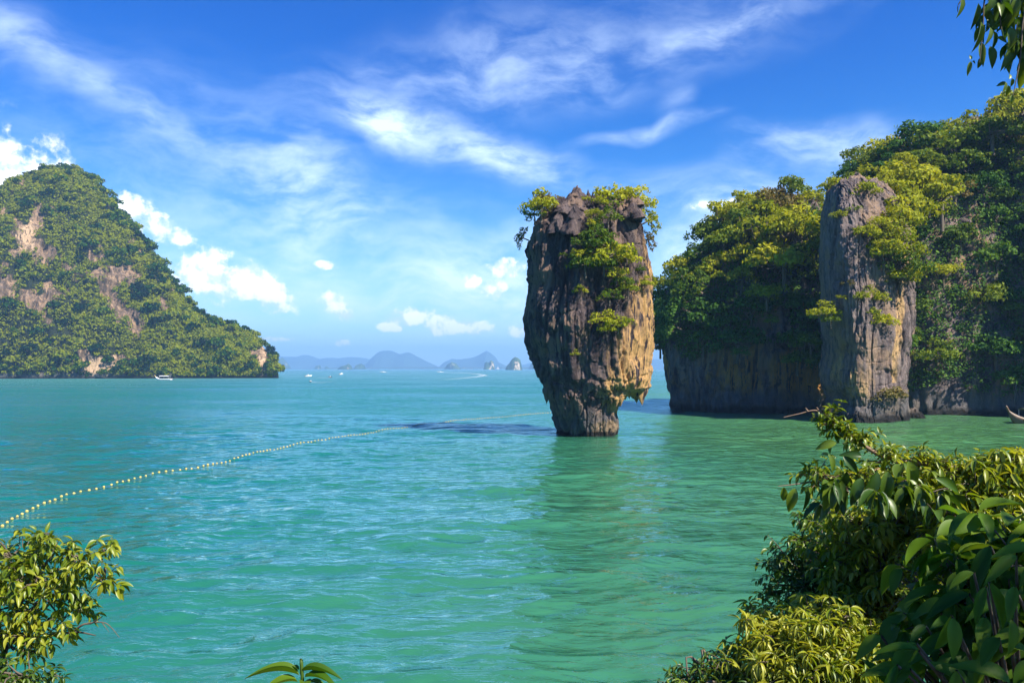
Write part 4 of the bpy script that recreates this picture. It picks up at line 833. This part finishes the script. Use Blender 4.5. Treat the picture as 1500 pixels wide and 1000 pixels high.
# ------------------------------------------------------------ foreground plants
T_OV = leaf_template(5, .30, .30); T_LONG = leaf_template(6, .22, .45); T_BIG = leaf_template(16, .30, .38, .005)
def twig_leaves(rng, acc, tk, p0, d, L, n, leaf, wr, tmpl, droop=.35, rad=.005, tipn=3, spread=.9, petiole=.25):
    d = d / np.linalg.norm(d); bend = rng.normal(0, .25, 3); pts = np.array([p0 + d * L * t + bend * L * .35 * t * t + np.array([0, 0, -.18 * L * t * t]) for t in np.linspace(0, 1, 6)])
    tube(tk, pts, np.linspace(rad, rad * .4, 6), 4)
    t = np.concatenate([np.linspace(.25, .95, max(1, n)), np.full(tipn, 1.0)]); k = len(t)
    q = np.stack([np.interp(t, np.linspace(0, 1, 6), pts[:, i]) for i in range(3)], -1)
    a = np.arange(k) * 2.4 + rng.uniform(0, 6.28); u = norm(np.cross(d, (.13, .21, .97))); v = np.cross(d, u)
    rd = u * np.cos(a)[:, None] + v * np.sin(a)[:, None]
    dir_ = norm(d * .45 + rd * spread + np.array([0, 0, -droop]) + rng.normal(0, .18, (k, 3)))
    up = norm(np.array([0, 0, 1.]) + .35 * rd + rng.normal(0, .3, (k, 3)))
    Ls = leaf * rng.uniform(.65, 1.2, k); place_leaves(acc, q + rd * leaf * petiole * .3, dir_, up, Ls, Ls * wr * rng.uniform(.85, 1.15, k), tmpl)
def bush(name, root, blobs, ntw, leaf, wr, mat, label, cat, seed, group=None, tmpl=T_OV, nl=5, tw=.28, droop=.35, mains=True, extra=None, bark='bark', tip=3, fill=.35, hub=None):
    """root: world position on the ground; blobs: (centre, (rx,ry,rz)); twigs over their shells, with branches from the root"""
    rng = np.random.RandomState(seed); e = empty(name, root, label, cat, group); fo, tk = Acc(), Acc(); root = np.array(root, float)
    tot = sum(r[0] * r[2] + r[0] * r[1] for c, r in blobs)
    for c, r in blobs:
        c = np.array(c, float); r = np.array(r); 
        if mains and r.max() > .12:
            m = (root + c) / 2 + rng.normal(0, .15, 3) * np.linalg.norm(c - root) * .5; br = curve_pts([root, m, c] if hub is None else [root, hub, (hub + c) / 2 + rng.normal(0, .05, 3), c], 14); tube(tk, br, np.linspace(.045, .014, 14) * max(.25, r.max() / .9), 7)
        n = int(ntw * (r[0] * r[2] + r[0] * r[1]) / tot)
        for _ in range(n):
            o = norm(rng.normal(0, 1, 3)); 
            if o[1] > .55: o[1] *= -1                      # few twigs on the side nobody faces
            if o[2] < -.6: o[2] *= -.5
            o = norm(o); inner = rng.rand() < fill; q = c + o * r * ((rng.uniform(.35, .8) if inner else rng.uniform(.8, 1.05)) * (1 + .22 * vnoise((o * 2.1 + c)[None], seed)[0]))
            if not inner and rng.rand() < .35: tube(tk, curve_pts([c + o * r * .2, (c + q) / 2 + rng.normal(0, .06, 3), q], 6), np.linspace(.012, .005, 6), 4)
            dd = norm(o + np.array([0, 0, .25]) + rng.normal(0, .35, 3)); twig_leaves(rng, fo, tk, q - dd * tw * .5, dd, tw * rng.uniform(.7, 1.3), nl, leaf, wr, tmpl, droop, tipn=tip)
    if extra: extra(rng, fo, tk)
    for a in (fo, tk):
        a.v = [v_ - root for v_ in a.v]
    if tk.n: tk.build('branches', M[bark], e)
    fo.build('foliage', M[mat], e); return e
def B(px, py, d, rx, ry, rz): return (P(px, py, d), (rx, ry, rz))
# left shrub, its crown cut by the left edge of the view
def ex_left(rng, fo, tk):
    for pts, r0 in (([P(70, 930, 7.6), P(110, 925, 7.5), P(140, 930, 7.4)], .016), ([P(95, 935, 7.5), P(120, 915, 7.4), P(135, 912, 7.4), P(150, 902, 7.3)], .014), ([P(128, 912, 7.4), P(155, 912, 7.4), P(175, 933, 7.4)], .008), ([P(150, 912, 7.4), P(160, 925, 7.4)], .005),
                    ([P(-20, 905, 7.6), P(15, 902, 7.5), P(30, 918, 7.4)], .014), ([P(95, 810, 7.6), P(104, 818, 7.5)], .014)):
        tube(tk, curve_pts(pts, 14), np.linspace(r0, r0 * .3, 14), 5)
r0 = np.array([-4.6, 7.4, gz(-4.6, 7.4)])
bush('leafy_shrub', r0, [B(88, 788, 7.6, .18, .2, .15), B(25, 815, 7.7, .30, .3, .2), B(60, 835, 7.6, .3, .3, .2), B(125, 815, 7.5, .24, .22, .13), B(152, 812, 7.5, .13, .15, .09), B(150, 848, 7.5, .15, .18, .12), B(105, 850, 7.5, .25, .2, .14), B(5, 850, 7.7, .25, .3, .3),
     B(60, 875, 7.6, .42, .3, .22), B(95, 895, 7.5, .2, .2, .15), B(30, 900, 7.6, .28, .3, .18), B(50, 930, 7.5, .25, .2, .12), B(10, 930, 7.6, .2, .2, .15), B(62, 955, 7.5, .12, .12, .07), B(5, 960, 7.6, .12, .12, .08)],
     225, .105, .38, 'lf_fgy', 'leafy shrub with broad pale leaves and a bare twig at the left edge', 'shrub', 5, nl=5, tw=.16, droop=.6, extra=ex_left, fill=.15, bark='bark', hub=P(5, 975, 7.7))
r0 = np.array([-4.4, 6.8, gz(-4.4, 6.8)])
bush('leafy_shrub', r0, [B(40, 990, 6.9, .25, .25, .12), B(5, 1000, 6.9, .25, .25, .13)], 60, .08, .35, 'lf_fgd', 'dark small-leaved shrub in the bottom left corner below the pale shrub', 'shrub', 6, nl=5, tw=.14)
# sprout at the bottom edge
def sprout():
    rng = np.random.RandomState(3); root = np.array([P(443, 1000, 2.9)[0], 2.9, gz(-.7, 2.9)]); e = empty('sapling', root, 'sapling with a few long arching leaves at the bottom edge of the view', 'plant')
    tk, fo = Acc(), Acc(); c = P(443, 996, 2.9); tube(tk, curve_pts([root, (root + c) / 2 + (.04, 0, 0), c, P(441, 987, 2.9)], 16), np.linspace(.012, .004, 16), 6)
    tm = leaf_template(12, .35, .55)
    for px, py, dx, dy, dz, L, w in [(px_, py_ + 5, a_, b_, c_, l_ * .78, w_ * .85) for px_, py_, a_, b_, c_, l_, w_ in [(438, 983, -1, -.1, .50, .22, .05), (441, 978, 1, -.1, .35, .18, .045), (447, 986, 1, -.45, .4, .17, .045), (436, 993, -1, -.5, .45, .15, .06), (446, 992, .3, -.8, .3, .08, .05), (452, 994, .9, -.2, .2, .09, .04), (438, 976, -.7, .5, .3, .08, .02)]]:
        place_leaves(fo, P(px, py, 2.9)[None], np.array([[dx, dy, dz]], float), np.array([[0, 0, 1.]]), np.array([L]), np.array([w]), tm)
    for a in (tk, fo): a.v = [v_ - root for v_ in a.v]
    tk.build('stem', M['lf_fgd'], e); fo.build('foliage', M['lf_big'], e)
sprout()
# arching shrub with the long bare-tipped branch
def ex_arch(rng, fo, tk):
    D = 6.0
    main = curve_pts([P(1560, 700, 6.2), P(1460, 694, 6.1), P(1400, 686, D), P(1350, 678, D), P(1300, 672, D), P(1255, 645, D), P(1228, 628, D), P(1215, 612, D), P(1195, 601, D), P(1170, 606, D), P(1148, 611, D)], 80)
    tube(tk, main, .030 * (1 - np.linspace(0, 1, 80)) ** 1.7 + .0035, 7)
    for pts in ([P(1222, 622, D), P(1212, 606, D), P(1216, 598, D)], [P(1200, 602, D), P(1196, 596, D)], [P(1183, 602, D), P(1180, 597, D)], [P(1300, 672, D), P(1250, 690, D), P(1190, 705, D), P(1140, 712, D)], [P(1350, 678, D), P(1300, 700, D), P(1240, 712, D)]):
        tube(tk, curve_pts(pts, 14), np.linspace(.010, .003, 14), 5)
    for i in range(125):                                   # small bright leaves along the branch
        t = rng.randint(2, 55); q = main[t]; d = np.array([rng.normal(-.1, .5), rng.normal(-.3, .4), rng.uniform(.0, 1.0)])
        twig_leaves(rng, fo, tk, q, d, rng.uniform(.05, .20), 5, .055, .42, T_OV, .1, .0035)
    for i in range(12):                                     # leaves by the tip
        q = P(rng.uniform(1217, 1240), rng.uniform(622, 652), D); twig_leaves(rng, fo, tk, q, norm(rng.normal(0, 1, 3) + (0, 0, .4)), .06, 2, .07, .5, T_OV, .2, .003, 2)
r0 = np.array([4.6, 6.4, gz(4.6, 6.4)])
bush('arching_shrub', r0, [B(1235, 700, 6.0, .22, .2, .12), B(1205, 690, 6.0, .12, .15, .06), B(1270, 690, 6, .2, .2, .08), B(1330, 700, 6.1, .35, .25, .12), B(1400, 712, 6.1, .35, .25, .14), B(1470, 725, 6.1, .4, .25, .2)], 190, .075, .42, 'lf_fgy',
     'arching shrub whose long bare branch tip reaches out over the water', 'shrub', 11, nl=5, tw=.16, droop=.5, extra=ex_arch, bark='twig', mains=False)
# broad hanging leaves of a second plant under the branch
def ex_hang(rng, fo, tk):
    D = 5.6
    for px, py, dx, dz, L, w in [(1165, 715, -.35, -1, .17, .075), (1180, 712, .05, -1, .18, .04), (1148, 713, .1, -1, .12, .05), (1215, 705, -.2, -1, .2, .085), (1262, 700, -.5, -.9, .2, .08), (1285, 690, -.5, -1, .26, .09), (1300, 690, -.15, -1, .22, .09), (1240, 690, -.3, -1, .18, .08), (1262, 668, -1, .15, .14, .06),
                                  (1330, 675, .25, -1, .22, .10), (1345, 712, .1, -1, .2, .09), (1320, 715, -.5, -.9, .18, .08), (1395, 725, .8, -.5, .2, .07), (1225, 648, -1, -.25, .14, .06), (1213, 665, .3, -.8, .13, .05), (1370, 700, 1, -.45, .2, .07), (1235, 668, .6, -.7, .15, .06), (1222, 702, .2, -1, .16, .06)]:
        place_leaves(fo, P(px, py, D)[None], np.array([[dx, rng.uniform(-.4, .2), dz]]), np.array([[rng.uniform(-.5, .5), -1., .4]]), np.array([L]), np.array([w]), T_BIG)
r0 = np.array([3.6, 5.6, gz(3.6, 5.6)])
bush('broad_leaved_climber', r0, [B(1245, 715, 5.7, .14, .1, .10), B(1340, 720, 5.7, .18, .1, .1)], 22, .15, .42, 'lf_fgd', 'climber with broad dark leaves hanging under the arching branch', 'climber', 12, nl=3, tw=.2, droop=1.1, extra=ex_hang, mains=False)
# dense vine-covered bush, dark small leaves on its left flank
r0 = np.array([4.4, 7.6, gz(4.4, 7.6)])
bush('vine_covered_bush', r0, [B(1255, 775, 7.6, .48, .5, .28), B(1200, 800, 7.5, .36, .4, .3), B(1170, 850, 7.4, .26, .35, .28), B(1215, 870, 7.4, .5, .4, .45), B(1185, 900, 7.2, .3, .35, .25), B(1300, 830, 7.4, .55, .4, .5), B(1330, 780, 7.6, .5, .4, .3), B(1260, 940, 7.0, .5, .4, .4), B(1340, 900, 7.0, .5, .4, .5)],
     1150, .072, .38, 'lf_fgd', 'dense dark vine-covered bush rising over the water in the lower right', 'bush', 13, nl=6, tw=.2, droop=.65)
r0 = np.array([4.0, 6.6, gz(4.0, 6.6)])
bush('sunlit_bush', r0, [B(1290, 790, 6.6, .42, .3, .26), B(1240, 830, 6.7, .3, .25, .25), B(1350, 760, 6.6, .4, .3, .2), B(1420, 745, 6.5, .4, .3, .2), B(1300, 880, 6.5, .42, .3, .3), B(1235, 905, 6.5, .26, .25, .2), B(1390, 800, 6.4, .32, .3, .26)],
     620, .10, .38, 'lf_fgy', 'sunlit bush with glossy mid-green leaves in front of the vine-covered bush', 'bush', 14, nl=5, tw=.2, droop=.75)
# low bush at the bottom with finger-like leaves
r0 = np.array([2.8, 5.9, gz(2.8, 5.9)])
bush('fingered_leaf_bush', r0, [B(1150, 935, 6.0, .28, .3, .18), B(1200, 930, 5.9, .28, .3, .22), B(1130, 975, 5.9, .32, .3, .2), B(1220, 985, 5.8, .38, .3, .28), B(1115, 915, 6.1, .13, .15, .13), B(1270, 960, 5.8, .25, .2, .2)],
     420, .10, .22, 'lf_fgy', 'low bush with narrow finger-like leaves left of the broad shaded leaves', 'bush', 15, tmpl=T_LONG, nl=4, tw=.14, droop=.4, tip=6)
r0 = np.array([2.1, 5.6, gz(2.1, 5.6)])
bush('low_shrub', r0, [B(1050, 985, 6.0, .22, .3, .07), B(1010, 998, 6.0, .18, .2, .06), B(1095, 985, 5.9, .26, .3, .1), B(1057, 962, 6.0, .07, .08, .04), B(1065, 1010, 5.9, .4, .3, .12)],
     200, .075, .25, 'lf_fgd', 'low dark shrub with arching leaf sprays, leftmost of the right-hand plants', 'shrub', 16, tmpl=T_LONG, nl=5, tw=.14, droop=.4)
# bright feathery plant deeper in
r0 = np.array([4.4, 6.0, gz(4.4, 6.0)])
bush('feathery_plant', r0, [B(1375, 830, 6.0, .24, .2, .28), B(1350, 870, 5.9, .2, .15, .2), B(1400, 770, 6.1, .2, .2, .1), B(1385, 880, 5.9, .2, .15, .2)], 420, .035, .40, 'lf_fgy', 'bright feathery yellow-green plant between the bush and the shaded broad leaves', 'plant', 17, nl=8, tw=.14, droop=.2)
r0 = np.array([4.9, 5.8, gz(4.9, 5.8)])
bush('fern_leaved_shrub', r0, [B(1470, 680, 6.0, .18, .2, .10), B(1490, 700, 5.9, .2, .2, .18), B(1440, 715, 5.9, .25, .2, .14), B(1490, 760, 5.8, .3, .2, .3), B(1430, 770, 5.8, .3, .2, .2)], 230, .11, .28, 'lf_fgy', 'shrub with drooping lance-shaped leaves at the right edge, behind the broad dark leaves', 'shrub', 18, tmpl=T_LONG, nl=5, tw=.2, droop=.8)
# near broad leaves in the shade, lower right corner
def ex_big(rng, fo, tk):
    L_ = [(1330, 985, 2.4, -1, -.1, .2, .20, .10), (1400, 930, 2.3, -1, -.2, -.3, .24, .09), (1440, 945, 2.1, 1, -.2, .15, .2, .09), (1290, 930, 2.6, -.8, -.2, -.5, .17, .08), (1330, 940, 2.4, .2, -.5, -1, .2, .1), (1370, 975, 2.2, .9, -.2, .35, .22, .09),
          (1450, 800, 2.4, -.6, -.3, -.9, .24, .09), (1480, 790, 2.6, -.4, -.3, -1, .2, .08), (1490, 870, 2.2, -1, -.2, -.2, .24, .09), (1420, 870, 2.4, -.9, -.1, -.25, .22, .085), (1500, 920, 2.1, -1, -.3, -.5, .24, .1),
          (1480, 1000, 2.0, -.9, 0, .5, .22, .1), (1420, 1010, 2.1, -.7, 0, .7, .2, .1), (1350, 1000, 2.3, -.9, 0, .5, .18, .09), (1300, 1005, 2.5, -.5, 0, .8, .16, .07), (1500, 830, 2.4, -.7, -.3, -.7, .24, .1), (1460, 840, 2.4, .3, -.4, -.8, .2, .09)]
    for px, py, d, dx, dy, dz, L, w in L_:
        p = P(px, py, d + .35); place_leaves(fo, p[None], np.array([[dx, dy, dz]], float), np.array([[rng.uniform(-.4, .2), -.6, 1.]]), np.array([L * .74]), np.array([w * .58]), T_BIG); tube(tk, curve_pts([p + (.15, .1, -.25), p + (.04, .03, -.05), p], 6), .005, 5)
    for i in range(100):
        px = rng.uniform(1290, 1560); py = rng.uniform(max(800, 985 - (px - 1290) * 1.15), 1040); d = rng.uniform(2.3, 3.2); p = P(px, py, d)
        place_leaves(fo, p[None], np.array([[rng.uniform(-1, .6), rng.uniform(-.5, .1), rng.uniform(-.9, .3)]]), np.array([[rng.uniform(-.4, .4), -.5, 1.]]), np.array([rng.uniform(.09, .15)]), np.array([rng.uniform(.028, .048)]), T_BIG)
        tube(tk, curve_pts([P(1500, 1050, 3.2), (p + P(1500, 1050, 3.2)) / 2 + (0, 0, -.1), p], 8), np.linspace(.012, .004, 8), 5)
    
r0 = np.array([2.1, 3.2, gz(2.1, 3.2)])
bush('broad_leaved_bush', r0, [B(1480, 960, 3.0, .3, .2, .3), B(1440, 900, 3.0, .22, .2, .2), B(1500, 830, 3.0, .2, .2, .2)], 110, .15, .42, 'lf_big', 'near bush of large shaded leaves filling the lower right corner', 'bush', 19, tmpl=T_BIG, nl=3, tw=.2, droop=.6, extra=ex_big)
# tree overhead: its crown is above the view, a few sprays hang into the top right corner
def ex_hangtop(rng, fo, tk):
    D = 4.0
    for pts in ([P(1520, -60, 4.1), P(1500, 20, D), P(1495, 80, D), P(1488, 120, D), P(1484, 140, D)], [P(1480, -60, D), P(1445, -10, D), P(1440, 40, D), P(1435, 92, D)], [P(1440, -60, D), P(1425, -20, D), P(1405, 5, D), P(1403, 18, D)], [P(1470, -40, D), P(1465, 20, D), P(1470, 60, D)]):
        tube(tk, curve_pts(pts, 14), np.linspace(.006, .0015, 14), 5)
    for px, py, dx, dz, L, w in [(1408, -5, .05, -1, .10, .036), (1433, 5, -.1, -1, .12, .03), (1445, 8, .1, -1, .07, .03), (1437, 32, 0, -1, .14, .035), (1450, 40, -.1, -1, .09, .03), (1437, 62, 0, -1, .12, .033), (1450, 68, .12, -1, .11, .042), (1478, 72, -.35, -1, .11, .028), (1455, 45, .3, -1, .1, .035), (1460, 55, .9, -.4, .06, .025),
                                  (1480, 40, 0, -1, .1, .045), (1478, 10, -.1, -1, .12, .05), (1490, 65, -.5, -1, .13, .04), (1495, 60, .1, -1, .14, .045), (1500, 30, 0, -1, .15, .05), (1422, 90, -.25, -1, .07, .022), (1424, 90, .8, -.3, .025, .015), (1422, 88, 0, 1, .03, .015), (1436, 85, -.1, -1, .05, .03), (1505, 85, -.1, -1, .15, .05),
                                  (1475, 122, -1, -.1, .045, .022), (1477, 125, 0, -1, .05, .024), (1473, 120, -.2, -.9, .05, .018), (1478, 116, .4, .8, .035, .018), (1483, 115, 0, -1, .04, .02), (1482, 140, -.1, -1, .04, .02), (1492, 138, .9, -.3, .05, .02), (1470, -5, .2, -1, .13, .05), (1490, -5, -.2, -1, .14, .05), (1455, -8, -.3, -1, .1, .04), (1465, 15, .5, -.9, .1, .04)]:
        place_leaves(fo, P(px, py, D + rng.uniform(-.06, .06))[None], np.array([[dx, rng.uniform(-.3, .3), dz]]), np.array([[rng.uniform(-.6, .6), -1., .2]]), np.array([L]), np.array([w]), T_OV)
    for i in range(46):
        px = rng.uniform(1455, 1530); py = rng.uniform(-60, 60 if px > 1480 else 15); twig_leaves(rng, fo, tk, P(px, py, D + rng.uniform(0, .3)), np.array([rng.normal(0, .3), rng.normal(0, .3), -1.]), .08, 2, .09, .4, T_OV, .8, .002)
r0 = np.array([6.2, 1.0, gz(6.2, 1.0)])
bush('overhanging_tree', r0, [((3.3, .8, 7.5), (.9, .8, .5)), ((4.2, .3, 7.8), (.9, .8, .6)), ((2.6, 1.4, 7.3), (.6, .6, .4)), ((3.3, 1.8, 7.9), (.8, .7, .5)), ((2.9, 4.0, 7.9), (.5, .5, .3))], 150, .13, .42, 'lf_fgd', 'tree overhead with dark leaf sprays hanging into the top right corner', 'tree', 20, nl=6, tw=.26, droop=.6, extra=ex_hangtop)

# the prototypes were only sources
for p in protos + [tree_hill, tree_hill2]:
    for c in list(p.children): bpy.data.objects.remove(c)
    bpy.data.objects.remove(p)

# ------------------------------------------------------------ haze
def haze():
    m, N = new_mat('haze_air')
    v = N.n('ShaderNodeVolumePrincipled', {'Color': (.30, .60, 1, 1), 'Density': 2.6e-4}); finish(N, None, v.outputs[0])
    a = Acc(); bx(a, (0, 0, 118), (18000, 18000, 240)); o = a.build('haze', m, smooth=False); tag(o, kind='stuff')
haze()
